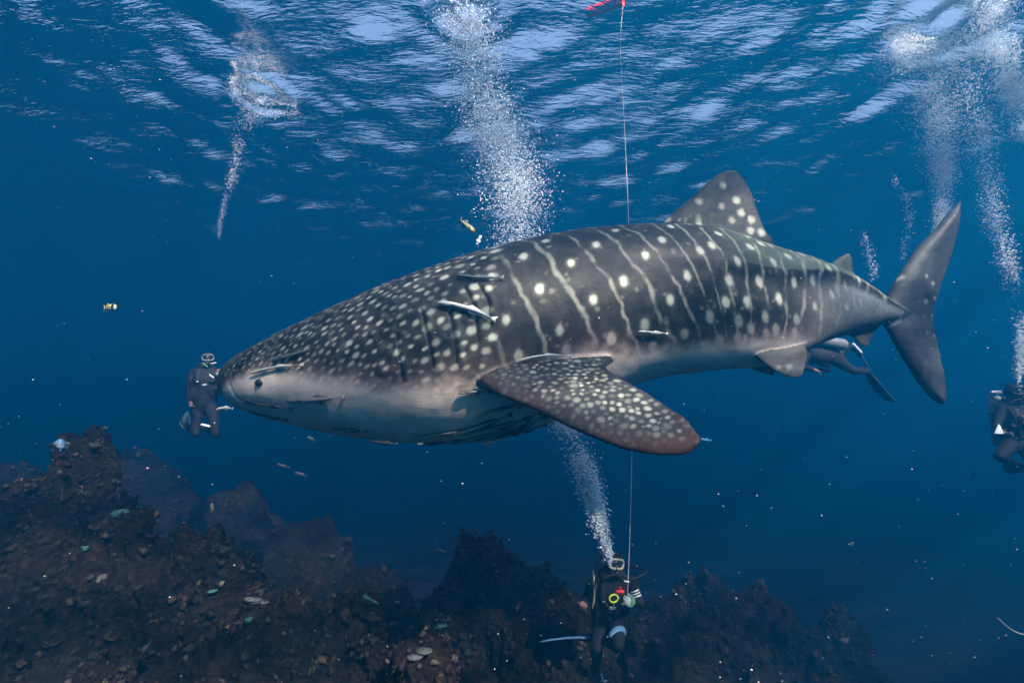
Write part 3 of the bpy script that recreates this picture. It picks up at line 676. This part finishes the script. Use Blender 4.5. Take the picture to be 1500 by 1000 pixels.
    for s_ in (-1, 1):
        v.tube([chest+rt*s_*0.11+fw*0.12-up*0.03, J['neck']+rt*s_*0.105+fw*0.05+up*0.005, J['neck']+rt*s_*0.10-fw*0.09-up*0.03], [0.040, 0.036, 0.04], 10, True)
        v.box(waist+rt*s_*0.135+fw*0.085-up*0.01, (0.055, 0.045, 0.085), (rt, fw, up), 0.4)
    vm = voxel(v.mesh('vest'), 0.012, 3); vm.materials.append(m_vest); o = link('buoyancy_vest', vm, root); o.matrix_parent_inverse = Matrix.Translation(-root.location)
    for s_ in (-1, 1):
        MB().box(chest+rt*s_*0.10+fw*0.158-up*0.05, (0.018, 0.006, 0.012), (rt, fw, up), 0.3).obj('buckle', m_chrome, root)
    MB().box(chest-up*0.10+fw*0.165, (0.028, 0.008, 0.012), (rt, fw, up), 0.3).obj('chest_clip', m_white if mask_m else m_rub, root)
    # mask
    mm = mask_m or m_rub; fo = H+look*0.098+hu*0.028; fr_ = MB()
    rr = []
    for q in range(28):
        a = 2*math.pi*q/28; ca, sa = math.cos(a), math.sin(a); rr.append(fo+hr*(0.078*np.sign(ca)*abs(ca)**0.6)+hu*(0.046*np.sign(sa)*abs(sa)**0.6)-look*0.028*abs(ca)**3)
    fr_.tube(rr+[rr[0], rr[1]], 0.013, 8); mk = fr_.obj('mask', mm, root)
    gm = MB(); gm.rings([[p*0.985+fo*0.015+look*dz_ for p in map(Vector, rr)] for dz_ in (-0.012, 0.004)]); gl_ = gm.obj('lens', m_lens, root); gl_.parent = mk; gl_.matrix_parent_inverse = Matrix.Identity(4)
    st_ = MB(); st_.tube([H+hu*0.03+hr*(0.091*math.cos(a))+look*(0.108*math.sin(a)-0.01) for a in np.linspace(R(28), R(-208), 18)], 0.012, 6, flat=0.4); st_.obj('mask_strap', m_rub, root)
    # regulator and hoses
    rp = H+look*0.118-hu*0.068; rg = MB(); rg.tube([rp-look*0.035, rp-look*0.01], [0.024, 0.03], 12); rg.tube([rp-look*0.012, rp+look*0.012, rp+look*0.024], [0.036, 0.038, 0.026], 16); rg.tube([rp-hr*0.05-hu*0.01, rp+hr*0.05-hu*0.01], 0.015, 8, True); rg.obj('regulator', m_rub, root)
    if tank:
        tb = chest-fw*0.235-up*0.10; tk = MB(); tk.tube([tb-up*0.33, tb-up*0.30, tb+up*0.24, tb+up*0.30, tb+up*0.335], [0.075, 0.088, 0.088, 0.066, 0.025], 20); tko = tk.obj('tank', m_steel, root)
        vl = MB(); vl.tube([tb+up*0.33, tb+up*0.40], [0.018, 0.02], 10); vl.tube([tb+up*0.385-rt*0.06, tb+up*0.385+rt*0.06], [0.024, 0.024], 12, True); vo = vl.obj('valve', m_chrome, root); vo.parent = tko; vo.matrix_parent_inverse = Matrix.Identity(4)
        sb = MB(); sb.tube([tb+up*0.1-fw*0+rt*0.092*math.cos(a)+fw*0.092*math.sin(a) for a in np.linspace(0, 2*math.pi, 20)], 0.012, 6); sb.obj('tank_strap', m_vest, root)
        if hoses:
            vt = tb+up*0.385
            MB().tube(spline([vt+rt*0.04, vt+rt*0.13-up*0.02+fw*0.05, H+hr*0.15-hu*0.10+look*0.07, rp+hr*0.05-hu*0.01], 22), 0.0105, 8).obj('hose', m_rub, root)
            MB().tube(spline([vt-rt*0.04, vt-rt*0.13-up*0.04+fw*0.05, chest-rt*0.19+fw*0.12+up*0.08, waist-rt*0.16+fw*0.17], 22), 0.0095, 8).obj('hose', m_rub, root)
            gg = MB(); gp = waist-rt*0.16+fw*0.18; gg.tube([gp+up*0.03, gp-up*0.10], [0.02, 0.03], 10, True); gg.obj('gauge', m_rub, root)
    # swim fins: foot pocket with blade and side rails
    for s in 'LR':
        a = J['an'+s]; td = (J['fin'+s]-a).normalized(); hint = J.get('flat'+s, rt); sx_ = (hint-td*hint.dot(td)).normalized(); nx_ = td.cross(sx_)
        fb = MB(); fb.tube([a-td*0.02, a+td*0.10, a+td*0.20], [0.060, 0.058, 0.045], 12, True, flat=0.75, side=sx_); fbo = fb.obj('swim_fin', m_rub, root)
        bl = MB(); rg_ = []
        for q, wq, bend in ((0.10, .055, 0), (0.22, .085, .004), (0.36, .098, .015), (0.50, .105, .035), (0.60, .108, .055), (0.64, .085, .062)):
            p = a+td*q+nx_*bend; rg_.append([p+sx_*wq+nx_*.004, p+nx_*.006, p-sx_*wq+nx_*.004, p-sx_*wq-nx_*.004, p-nx_*.006, p+sx_*wq-nx_*.004])
        bl.rings(rg_); blo = bl.obj('blade', fin_m or m_rub, root); blo.parent = fbo; blo.matrix_parent_inverse = Matrix.Identity(4)
        for s_ in (-1, 1):
            rl = MB(); rl.tube([a+td*q+nx_*bend+sx_*s_*wq for q, wq, bend in ((0.06, .05, 0), (0.22, .085, .004), (0.36, .098, .015), (0.50, .105, .035), (0.60, .108, .055))], [.013, .014, .012, .010, .008], 8, True)
            ro = rl.obj('rail', rail_m or fin_m or m_rub, root); ro.parent = fbo; ro.matrix_parent_inverse = Matrix.Identity(4)
    tag(root, label, 'diver', 'scuba divers around the whale shark')
    return dict(root=root, up=up, rt=rt, fw=fw, chest=chest, waist=waist, hands=hands, J=J, H=H, look=look, hu=hu, hr=hr, rp=rp)
def child(b, name, m, d): return b.obj(name, m, d['root'])
# the diver holding the marker line, hovering above the reef
D = 5.4
d1 = diver('diver in black wetsuit with cream mask, hovering upright over coral and gripping a line', dict(
    head=P(899,826,D), neck=P(897,846,D+0.03), pelvis=P(889,907,D+0.12), shL=P(870,853,D+0.03), shR=P(925,852,D+0.03),
    elL=P(858,879,D+0.10), wrL=P(855,887,D-0.12), elR=P(938,884,D-0.02), wrR=P(926,881,D-0.26), palmR=(-0.8, -0.3, 0.3), palmL=(0.3, 0.2, 0.9), curl=(1.35, 0, 0),
    hipL=P(880,910,D+0.10), hipR=P(900,910,D+0.10), knL=P(874,948,D-0.08), knR=P(906,944,D-0.28), anL=P(873,979,D+0.15), anR=P(878,934,D+0.12),
    finL=P(875,1040,D+0.30), finR=P(810,931,D+0.22), flatR=ray(840, 934), flatL=(1, 0, 0)), (0.10, -1, 0.02), mask_m=m_cream, fin_m=m_blue, rail_m=m_paleblue, glove=np.array([0.55, 0.57, 0.52]))
u, r_, f_ = d1['up'], d1['rt'], d1['fw']
hs = d1['hands']['R']
for k in range(3):
    q = hs + (d1['J']['elR']-hs).normalized()*(0.028*k-0.035)
    ax = (d1['J']['elR']-hs).normalized(); e1, e2, _ = frame(ax, u)
    child(MB().tube([q+e1*0.047*math.cos(a)+e2*0.033*math.sin(a) for a in np.linspace(0, 2*math.pi, 15)], 0.0075, 6), 'glove_stripe', m_green, d1)
for k in range(3):
    a0 = d1['J']['shR']*0.62+d1['J']['elR']*0.38+(d1['J']['elR']-d1['J']['shR']).normalized()*0.026*k; ax = (d1['J']['elR']-d1['J']['shR']).normalized(); e1, e2, _ = frame(ax, f_)
    child(MB().tube([a0+(e1*math.cos(a)+e2*math.sin(a))*0.059 for a in np.linspace(-0.7, 0.9, 8)], 0.007, 6), 'sleeve_stripe', m_white, d1)
kn = d1['J']['knR']; hp = d1['J']['hipR']; ax = (kn-hp).normalized(); e1, e2, _ = frame(ax, Vector((0, -1, 0.3)))
child(MB().rings([[hp+ax*s_*(kn-hp).length+(e1*math.cos(a)+e2*math.sin(a))*rr_ + ax*0.06*math.sin(a) for a in np.linspace(-1.25, 1.25, 12)] for s_, rr_ in ((0.58, 0.094), (0.60, 0.102), (0.74, 0.092), (0.76, 0.082))], caps=False, closed=False), 'thigh_band', m_paleblue, d1)
child(MB().tube(spline([d1['chest']-r_*0.19-f_*0.12+u*0.12, d1['chest']-r_*0.20+f_*0.02+u*0.13, d1['chest']-r_*0.195+f_*0.10, d1['waist']-r_*0.19+f_*0.10], 20), 0.012, 8), 'hose', m_cream, d1)
child(MB().tube(spline([d1['rp']+d1['hr']*-0.05, d1['rp']-d1['hr']*0.20-d1['hu']*0.02, d1['rp']-d1['hr']*0.36+d1['hu']*0.04-d1['look']*0.1, d1['H']-d1['hr']*0.12-d1['look']*0.22-d1['hu']*0.08], 20), 0.010, 8), 'hose', m_rub, d1)
for k in range(6):
    q = d1['waist']+r_*(-0.07+0.022*k)+f_*0.175+u*(0.09-0.03*(k % 3)); child(MB().tube([q, q+u*0.03+r_*0.008], 0.0055, 6, True), 'bolt_snap', m_chrome, d1)
child(MB().box(d1['rp']-d1['hr']*0.10-d1['hu']*0.055+d1['look']*0.02, (0.028, 0.008, 0.008), (r_, f_, u), 0.3), 'whistle', m_white, d1)
# held and clipped items
lp = hs + Vector((-0.075, -0.03, 0.02))
sp = MB(); cc = P(899,876,D-0.34); sp.tube([cc+Vector((math.cos(a)*0.044, math.cos(a)*0.01, math.sin(a)*0.036)) for a in np.linspace(0, 2*math.pi, 26)]+[cc+Vector((math.cos(0.24)*0.044, 0, math.sin(0.24)*0.036))], 0.0085, 8)
tag(sp.obj('line_spool', m_yellow, origin=cc), 'bright yellow ring-shaped spool at the hand of the diver on the line', 'spool')
rc = P(908,866,D-0.30); rb_ = MB(); rb_.tube([rc-Vector((0.026, 0, 0.002)), rc+Vector((0.026, 0, -0.002))], [0.02, 0.02], 10, True); rb_.tube([rc+Vector((0.006, 0, 0.01)), rc+Vector((0.006, 0, 0.04))], [0.013, 0.009], 8, True)
tag(rb_.obj('signal_light', m_red, origin=rc), 'small red marker light clipped on the chest of the diver holding the line', 'light')
# line and buoy
m_line = simple('pale_cord', (0.55, 0.58, 0.50), 0.7, 0.2, var=0.1)
top = ray(913, 4); top = top*((Z_SURF-0.10)/top.z)
lpts = [P(919,872,D-0.32), P(921,830,D-0.25), P(925,700,D+0.02), P(926,560,D+0.25), P(921,330,D+0.7), P(915,190,D+0.95), P(909,70,D+1.15), top]
tag(MB().tube(spline(lpts, 60), 0.0032, 6).obj('marker_line', m_line, origin=lpts[0]), 'thin pale line running from the diver\'s glove up to the surface behind the shark', 'line')
bb = MB(); bb.tube([top+Vector((0, 0, -0.06)), top+Vector((-0.01, 0.02, 0.0)), top+Vector((-0.12, 0.1, 0.08)), top+Vector((-0.45, 0.35, 0.14))], [0.015, 0.05, 0.085, 0.08], 14, True)
tag(bb.obj('surface_buoy', m_red, origin=top), 'red marker buoy floating at the surface above the line', 'buoy')
# the diver facing the snout
D = 7.8
d2 = diver('diver in dark suit kneeling in mid-water face to face with the shark\'s snout', dict(
    head=P(305,527,D), neck=P(302,541,D), pelvis=P(300,592,D), shL=P(283,546,D-0.05), shR=P(318,546,D+0.10),
    elL=P(277,572,D-0.10), wrL=P(279,589,D-0.22), elR=P(327,563,D-0.02), wrR=P(321,551,D-0.25), palmR=(0.3, -0.3, 0.7), palmL=(0.6, 0, 0.2),
    hipL=P(291,596,D), hipR=P(310,596,D), knL=P(287,634,D-0.12), knR=P(316,634,D-0.10), anL=P(280,628,D+0.34), anR=P(306,630,D+0.36),
    finL=P(262,606,D+0.75), finR=P(296,618,D+0.8), flatL=(0.6, 0, 0.8)), (0.55, -1, 0.0), mask_m=m_maskgrey, fin_m=m_grey, rail_m=m_grey)
for px, py, a in ((320,546,0.5),(310,551,-0.7),(322,552,-0.8),(313,532,0.2)):
    q = P(px, py, D-0.36); child(MB().tube([q-Vector((.03, 0, .03*a)), q+Vector((.03, 0, .03*a))], [.013, .011], 8, True), 'strobe_arm', m_white, d2)
child(MB().tube([P(298,532,D-0.13), P(304,537,D-0.14)], 0.008, 6, True), 'neck_cord', m_green, d2)
q = P(301,623,D-0.2); child(MB().tube([q-Vector((.055, 0, -.012)), q+Vector((.055, 0, -.012))], [.02, .02], 8, True), 'slate', m_white, d2)
# the diver at the side, upright
D = 6.3
d3 = diver('upright diver in dark suit carrying a white slate under a stream of bubbles', dict(
    head=P(1486,576,D), neck=P(1487,593,D+0.02), pelvis=P(1492,646,D+0.05), shL=P(1468,598,D), shR=P(1510,598,D),
    elL=P(1459,624,D-0.05), wrL=P(1470,634,D-0.28), elR=P(1520,620,D-0.1), wrR=P(1498,615,D-0.32), palmL=(0.7, 0.1, 0.4),
    hipL=P(1483,648,D), hipR=P(1503,648,D), knL=P(1464,668,D-0.28), knR=P(1510,676,D-0.25), anL=P(1480,676,D+0.18), anR=P(1525,690,D+0.15),
    finL=P(1490,690,D+0.8), finR=P(1540,700,D+0.7)), (-0.1, -1, 0.02), mask_m=None)
q = P(1463,629,D-0.36); sl_ = MB(); sl_.rings([[q+Vector((-0.062, dy, -0.045)), q+Vector((0.055, dy, -0.050)), q+Vector((0.012, dy, 0.062)), q+Vector((-0.002, dy, 0.060))] for dy in (-0.006, 0.006)])
tag(sl_.obj('slate', m_white, origin=q, smooth=False), 'small white triangular slate held by the upright diver', 'slate')
child(MB().tube(spline([d3['rp']-d3['hr']*0.05, d3['rp']-d3['hr']*0.22-d3['hu']*0.05, d3['H']-d3['hr']*0.30+d3['hu']*0.02, d3['H']-d3['hr']*0.22+d3['hu']*0.13-d3['look']*0.1, d3['H']-d3['hr']*0.04+d3['hu']*0.12-d3['look']*0.24], 24), 0.011, 8), 'hose', m_rub, d3)
for k in range(3):
    q = d3['chest']+d3['fw']*0.19+d3['rt']*(0.02+0.03*k)-d3['up']*(0.02+0.02*k); child(MB().tube([q-d3['rt']*0.06, q+d3['rt']*0.07+d3['up']*0.02], 0.006, 6, True), 'camera_arm', m_chrome, d3)
# the swimmer beyond the tail
D = 7.6
d4 = diver('diver swimming flat in blue water beyond the shark\'s tail fins', dict(
    head=P(1158,512,D), neck=P(1174,514,D), pelvis=P(1222,523,D), shL=P(1181,524,D-0.2), shR=P(1178,505,D+0.18),
    elL=P(1172,536,D-0.26), wrL=P(1190,541,D-0.3), elR=P(1160,520,D+0.3), wrR=P(1140,524,D+0.2),
    hipL=P(1226,528,D-0.1), hipR=P(1226,517,D+0.1), knL=P(1247,542,D-0.10), knR=P(1243,506,D+0.15), anL=P(1271,545,D), anR=P(1258,514,D+0.2),
    finL=P(1292,578,D+0.1), finR=P(1262,530,D+0.6), flatL=(0, 1, 0)), (-1, -0.2, 0.1), mask_m=None, fin_m=m_grey, rail_m=m_grey)
for (a, b_, c, e) in ((1232,501,1240,506),(1250,504,1261,516),(1214,498,1226,503)):
    child(MB().tube([P(a, b_, D-0.05), P(c, e, D-0.05)], 0.02, 8, True), 'suit_stripe', m_white, d4)

# ------------------------------------------------------------------ remoras and small fish
m_fish = simple('fish_skin', (0, 0, 0), 0.4, 0.4, var=0.15, scale=60, attr='tint')
def fish(name, pts, rmax, ctop, cbot, label, cat, group=None, deep=1.0, stripes=None, tail=1.0, up=Vector((0, 0, 1))):
    """slender fish along pts (snout first): one continuous body with tail, dorsal, anal and side fins"""
    c = spline(pts, 26); Lg = np.linalg.norm(np.diff(c, axis=0), axis=1).sum(); b = MB(); rings = []; tcol = []
    prof = lambda s: max(min(1, (s/0.16)**0.55)*(1-max(0, (s-0.25)/0.72)**1.5*0.86), 0.06)
    for i, p in enumerate(c):
        t_ = Vector(c[min(i+1, 25)]-c[max(i-1, 0)]).normalized(); u_ = (up-t_*up.dot(t_)).normalized(); w_ = t_.cross(u_); r = rmax*prof(i/25)
        rings.append([Vector(p)+u_*(math.cos(q)*r*deep)+w_*(math.sin(q)*r) for q in [2*math.pi*k/12 for k in range(12)]])
    b.rings(rings); nb = 26*12
    te = (Vector(c[25])-Vector(c[22])).normalized(); u_ = (up-te*up.dot(te)).normalized(); w_ = te.cross(u_); e = Vector(c[24]); h = rmax*1.35*tail*max(deep, 1)
    def plate(P_, th=0.0022, n_=w_): b.rings([[p+n_*th for p in P_], [p-n_*th for p in P_]])
    plate([e-te*0.02*Lg+u_*rmax*.12, e+te*Lg*.10+u_*h, e+te*Lg*.075, e+te*Lg*.10-u_*h, e-te*0.02*Lg-u_*rmax*.12])
    for sg, f0, f1 in ((1, 0.5, 0.86), (-1, 0.55, 0.86)):
        i0, i1 = int(f0*25), int(f1*25); im = i0+3; t_ = (Vector(c[i1])-Vector(c[i0])).normalized(); u2 = (up-t_*up.dot(t_)).normalized()*sg; w2_ = t_.cross(u2)
        plate([Vector(c[i0])+u2*rmax*.6*deep, Vector(c[im])+u2*rmax*(1.7 if deep < 1.2 else 1.35*deep), Vector(c[i1])+u2*rmax*.55*deep, Vector(c[i1])+u2*rmax*.1], n_=w2_)
    i0 = 6; t_ = (Vector(c[9])-Vector(c[5])).normalized(); u2 = (up-t_*up.dot(t_)).normalized(); w2_ = t_.cross(u2)
    for sg in (1, -1):
        q0 = Vector(c[i0])+w2_*sg*rmax*.7; plate([q0, q0+w2_*sg*rmax*1.0+t_*Lg*.06, q0+w2_*sg*rmax*.5+t_*Lg*.11, q0+t_*Lg*.04], n_=u2)
    me = b.mesh(name, m_fish); Vf = np.array([tuple(v) for v in b.v]); k = np.linspace(0, 25, 26)
    d = ((Vf[:, None, :]-c[None, :, :])**2).sum(2); ii = d.argmin(1); hgt = (Vf-c[ii])@np.array(up)/(rmax*deep)
    mixv = np.clip(0.5+hgt*0.9, 0, 1)[:, None]; cc = np.array(cbot)*(1-mixv)+np.array(ctop)*mixv; cc[nb:] = np.array(ctop)*1.1
    if stripes:
        s_ = ii/25
        for a in stripes: cc[(np.abs(s_-a) < 0.045)] = (0.015, 0.015, 0.02)
    vcol(me, np.clip(cc, 0, 1)); o = link(name, me); recenter(o, c[12]); tag(o, label, cat, group); return o
PALE, GREY, DARK, BLK = (0.62, 0.62, 0.56), (0.22, 0.22, 0.21), (0.03, 0.032, 0.036), (0.016, 0.018, 0.024)
def remora(a, b_, rm, ctop, cbot, label, group=None, bow=0.0, lift=0.03, d=3.45):
    p0, p1 = on_shark(*a, lift, d), on_shark(*b_, lift, d); n_ = 4; pts = []
    for k in range(5):
        t_ = k/4; px, py = a[0]+(b_[0]-a[0])*t_, a[1]+(b_[1]-a[1])*t_+bow*math.sin(math.pi*t_); q = on_shark(px, py, lift, None or (p0.y*(1-t_)+p1.y*t_)); pts.append(q)
    ys = [p.y for p in pts]; 
    if max(ys)-min(ys) > 0.5: pts = [P(a[0]+(b_[0]-a[0])*k/4, a[1]+(b_[1]-a[1])*k/4+bow*math.sin(math.pi*k/4), min(ys)+0.02) for k in range(5)]
    return fish('remora', pts, rm, ctop, cbot, label, 'remora', group)
remora((640,443),(722,466), 0.019, PALE, GREY, 'large white curved remora riding over the shark\'s gill slits', bow=-4)
remora((667,403),(734,406), 0.012, GREY, DARK, 'thin grey remora lying on the shark\'s back above the gills', bow=2)
remora((757,529),(832,521), 0.010, (0.42, 0.42, 0.38), GREY, 'slim pale remora stretched along the pectoral fin', bow=-4)
remora((935,485),(976,488), 0.008, PALE, PALE, 'tiny whitish remora on the shark\'s spotted flank')
remora((397,527),(450,513), 0.015, DARK, GREY, 'dark remora above the shark\'s eye')
remora((364,548),(440,534), 0.010, (0.40, 0.39, 0.34), GREY, 'pale remora lying across the cheek beside the eye', bow=-3)
remora((417,586),(500,582), 0.022, (0.075, 0.08, 0.085), (0.16, 0.16, 0.16), 'stout grey remora on the pale throat', bow=1)
gl_ = 'thin dark remora clinging to the shark\'s lower lip'; gg = 'remoras at the lower lip'
remora((357,590),(424,599), 0.010, BLK, GREY, gl_, gg, bow=-2); remora((360,601),(418,614), 0.011, BLK, GREY, gl_, gg, bow=2); remora((352,583),(398,592), 0.009, BLK, DARK, gl_, gg, bow=2)
remora((488,628),(535,631), 0.011, BLK, GREY, 'short dark remora under the chin of the shark'); remora((541,646),(580,650), 0.012, BLK, DARK, 'dark remora on the belly edge behind the chin')
gl_ = 'slim dark remora packed among others in the cluster beneath the pectoral fin'; gg = 'remoras under the pectoral fin'
for k, (a, b_, r, bow) in enumerate([((671,576),(712,573),.013,-1),((690,565),(735,577),.012,2),((693,612),(772,591),.016,-2),((604,641),(672,632),.012,0),((660,637),(745,609),.017,1),((676,636),(768,614),.017,2),
        ((657,650),(738,630),.015,1),((681,648),(764,625),.017,1),((705,652),(796,611),.020,3),((722,640),(797,622),.018,1),((740,628),(790,606),.016,0),((612,650),(668,645),.012,1)]):
    own = {0: 'short remora tucked just below the root of the pectoral fin', 1: 'dark remora pressed against the underside of the pectoral fin root', 2: 'remora swimming alone across the shaded belly between fin and cluster',
           3: 'thin dark remora along the belly edge ahead of the cluster', 8: 'longest dark remora, trailing out below the cluster under the fin', 11: 'thin remora hanging under the belly edge ahead of the cluster'}
    remora(a, b_, r, BLK, (0.40, 0.34, 0.29), own.get(k, gl_), None if k in own else gg, bow=bow, d=3.42)
fish('small_fish', [P(171,450,5.2), P(162,450,5.2), P(153,452,5.25)], 0.022, (0.55, 0.50, 0.12), (0.6, 0.65, 0.65), 'small black-striped yellow and silver fish alone in blue water', 'fish', deep=1.7, stripes=(0.2, 0.45, 0.7))
fish('small_fish', [P(695,340,4.7), P(685,331,4.7), P(675,323,4.75)], 0.028, (0.10, 0.10, 0.09), (0.60, 0.55, 0.16), 'slender fish with a yellow stripe beside the tall bubble plume', 'fish')
fish('small_fish', [P(705,345,4.6), P(702,350,4.6), P(699,357,4.6)], 0.015, PALE, PALE, 'small silvery fish just above the shark\'s back', 'fish')
fish('small_fish', [P(317,600,6.5), P(328,597,6.5), P(340,598,6.55)], 0.018, PALE, (0.7, 0.66, 0.55), 'pale slim fish between the snout and the kneeling diver', 'fish')
fish('small_fish', [P(1026,643,3.2), P(1034,644,3.2), P(1041,645,3.2)], 0.008, (0.06, 0.20, 0.35), (0.1, 0.3, 0.45), 'tiny blue fish off the tip of the pectoral fin', 'fish')
fish('small_fish', [P(84,645,4.2), P(90,652,4.2), P(96,658,4.25)], 0.026, (0.05, 0.14, 0.28), (0.34, 0.37, 0.38), 'blue and white fish hovering over the reef pinnacle', 'fish', deep=1.4)
fish('small_fish', [P(310,737,5.0), P(310,742,5.0), P(311,748,5.0)], 0.012, (0.6, 0.4, 0.2), (0.6, 0.45, 0.25), 'tiny orange fish above the rubble slope', 'fish', deep=1.3)
gl_ = 'small grey fish drifting over the hazy distant reef'; gg = 'grey fish over the distant reef'
for px, py, dx in ((405,680,9),(432,692,8),(640,805,7),(676,803,6),(450,640,5)): fish('small_fish', [P(px,py,8.0), P(px+dx,py+2,8.0), P(px+2*dx,py+5,8.05)], 0.020, (0.06, 0.07, 0.07), (0.11, 0.12, 0.12), gl_, 'fish', gg, deep=1.3)
wp = spline([P(1462,905,3.6), P(1475,917,3.6), P(1490,926,3.62), P(1512,931,3.65)], 16)
tag(MB().tube(wp, 0.004, 6, True).obj('drifting_strand', simple('strand', (0.3, 0.33, 0.33), 0.6), origin=wp[4]), 'thin pale curved strand drifting in deep blue water', 'strand')

# ------------------------------------------------------------------ bubbles
m_bub, t, out = mat('bubble'); N = t.nodes.new; L = t.links.new
pb = N('ShaderNodeBsdfPrincipled'); pb.inputs['Base Color'].default_value = (0.86, 0.92, 0.97, 1); pb.inputs['Roughness'].default_value = 0.16; pb.inputs['Specular IOR Level'].default_value = 0.8
L(pb.outputs[0], out.inputs[0])
def bubbles(name, pos, rad, label, material=m_bub, kind='stuff'):
    iv, if_ = ICO0; n_ = len(pos); g = np.random.default_rng(len(pos))
    sq = np.stack([g.uniform(0.9, 1.3, n_), g.uniform(0.9, 1.3, n_), g.uniform(0.6, 1.0, n_)], -1)
    v = pos[:, None, :]+iv[None, :, :]*(rad[:, None]*sq)[:, None, :]; f = if_[None, :, :]+(np.arange(n_)*12)[:, None, None]
    o = link(name, mesh_np(name, v.reshape(-1, 3), f.reshape(-1, 3), True, material)); recenter(o, pos[0]); tag(o, label, 'bubbles' if label else None, kind=kind); return o
def plume(label, pts, hw, n_, rmin, rmax, seed, puff=0.6, sub=3):
    """pts: (px, py, distance) from source to surface; hw half widths in metres"""
    g = np.random.default_rng(seed); c = spline([P(*p) for p in pts], 200); tpar = np.linspace(0, 1, len(pts)); d = np.r_[0, np.cumsum(np.linalg.norm(np.diff(np.array([tuple(P(*p)) for p in pts]), axis=0), axis=1))]; d /= d[-1]
    s = g.uniform(0, 1, n_*3); dens = np.clip(0.55+puff*noise3(np.stack([s*9, 0*s+seed, 0*s], -1))*1.6+0.3*noise3(np.stack([s*23, 0*s+seed, 0*s+4], -1)), 0.04, 1); s = s[g.random(n_*3) < dens][:n_]
    k = np.clip((s*199).astype(int), 0, 198); fr_ = (s*199-k)[:, None]; p = c[k]*(1-fr_)+c[k+1]*fr_; w = np.interp(s, d, hw)
    wob = np.stack([noise3(np.stack([s*6, 0*s+seed+q*3.3, 0*s+1], -1)) for q in (0, 1)], -1)*0.5
    # several strands inside the plume
    st_ = g.integers(0, sub, len(s)); so_ = np.stack([noise3(np.stack([s*4, st_*7.7+seed, 0*s], -1)), noise3(np.stack([s*4, st_*7.7+seed, 0*s+9], -1))], -1)*1.2
    off = g.normal(0, 0.36, (len(s), 2))+so_*0.55+wob*0.5; p[:, 0] += off[:, 0]*w; p[:, 1] += off[:, 1]*w; p[:, 2] += g.normal(0, 0.05, len(s))
    r = rmin*np.power(rmax/rmin, g.random(len(s))**2.2); r *= np.interp(np.hypot(off[:, 0], off[:, 1]), [0, 1.2], [1.1, 0.75])
    p[:, 2] = np.minimum(p[:, 2], Z_SURF-0.12); return bubbles('bubble_plume', p, r, label)
plume('tall plume of silvery bubbles rising from the diver with the line, passing behind the shark',
      [(893,812,5.25),(880,770,5.3),(862,700,5.4),(838,645,5.5),(808,600,5.55),(785,500,5.7),(765,370,5.85),(745,260,6.05),(715,140,6.3),(690,15,6.6)],
      [0.04,0.12,0.19,0.24,0.28,0.33,0.50,0.58,0.66,0.60], 46000, 0.0026, 0.015, 3)
plume('thin wavering column of bubbles above the diver at the snout', [(321,345,8.6),(330,290,8.8),(345,235,9.1),(358,190,9.4),(372,150,9.7)], [0.03,0.09,0.17,0.24,0.34], 1500, 0.0035, 0.012, 4, 0.9)
plume('broad milky bubble plume rising behind the tail fin', [(1376,345,7.0),(1382,260,7.1),(1376,190,7.3),(1360,110,7.5),(1345,20,7.8)], [0.10,0.24,0.36,0.52,0.75], 18000, 0.0026, 0.013, 6)
plume('long bubble stream rising above the diver with the slate', [(1491,556,6.42),(1494,480,6.45),(1482,390,6.5),(1462,300,6.7),(1440,215,6.9),(1412,120,7.2),(1385,20,7.5)], [0.04,0.10,0.16,0.20,0.24,0.36,0.5], 8500, 0.003, 0.014, 7)
plume('bright dense bubble plume close under the sunlit surface', [(1512,200,6.2),(1490,140,6.4),(1465,75,6.6),(1440,5,6.8)], [0.2,0.26,0.34,0.5], 13000, 0.003, 0.014, 8)
plume('small cluster of round bubbles rising from the diver beyond the tail', [(1280,412,7.4),(1276,390,7.4),(1270,365,7.4),(1265,345,7.45)], [0.06,0.10,0.10,0.06], 260, 0.006, 0.018, 9)
plume('sparse string of bubbles beside the upper tail fin', [(1322,380,7.4),(1332,340,7.4),(1330,300,7.45),(1312,262,7.5)], [0.06,0.10,0.10,0.08], 300, 0.005, 0.016, 10)
# bubbles spreading out under the surface where the thin column arrives
g = np.random.default_rng(15); v = ray(383, 146); q = v*((Z_SURF-0.16)/v.z); a = g.uniform(0, 6.28, 1300); rr = np.abs(0.62+0.10*np.sin(3*a)+g.normal(0, 0.05, 1300))*np.where(g.random(1300) < 0.35, g.random(1300), 1)
pos = np.stack([q.x+rr*np.cos(a)*0.9, q.y+rr*np.sin(a), q.z+g.normal(0, 0.03, 1300)-0.05*np.cos(rr*6)], -1)
bubbles('bubble_ring', pos, g.uniform(0.004, 0.011, 1300), 'ring of bubbles spreading under the surface above the thin column')
# ------------------------------------------------------------------ suspended particles
g = np.random.default_rng(33); n_ = 900; px = np.where(g.random(n_) < 0.6, g.uniform(850, 1560, n_), g.uniform(-60, 900, n_)); py = g.uniform(-30, 1030, n_); d = g.uniform(1.1, 5.5, n_)**1.0
pos = np.array([tuple(P(a, b, c)) for a, b, c in zip(px, py, d)]); rad = 0.00085*d**0.8*np.exp(g.normal(0, 0.45, n_))
ok = ~((pos[:, 1] > 3.1) & (pos[:, 1] < 4.9) & (np.abs(pos[:, 2]) < 1.6)); pos, rad = pos[ok], rad[ok]
m_snow = simple('suspended_particles', (0.60, 0.55, 0.48), 0.8, 0.1, var=0.3)
bubbles('suspended_particles', pos, rad, None, m_snow); 
for px, py, d_, r in ((1342,852,2.2,0.006),(1260,914,2.0,0.006),(990,84,2.6,0.010),(1211,988,2.0,0.008),(865,209,3.0,0.007)): pass
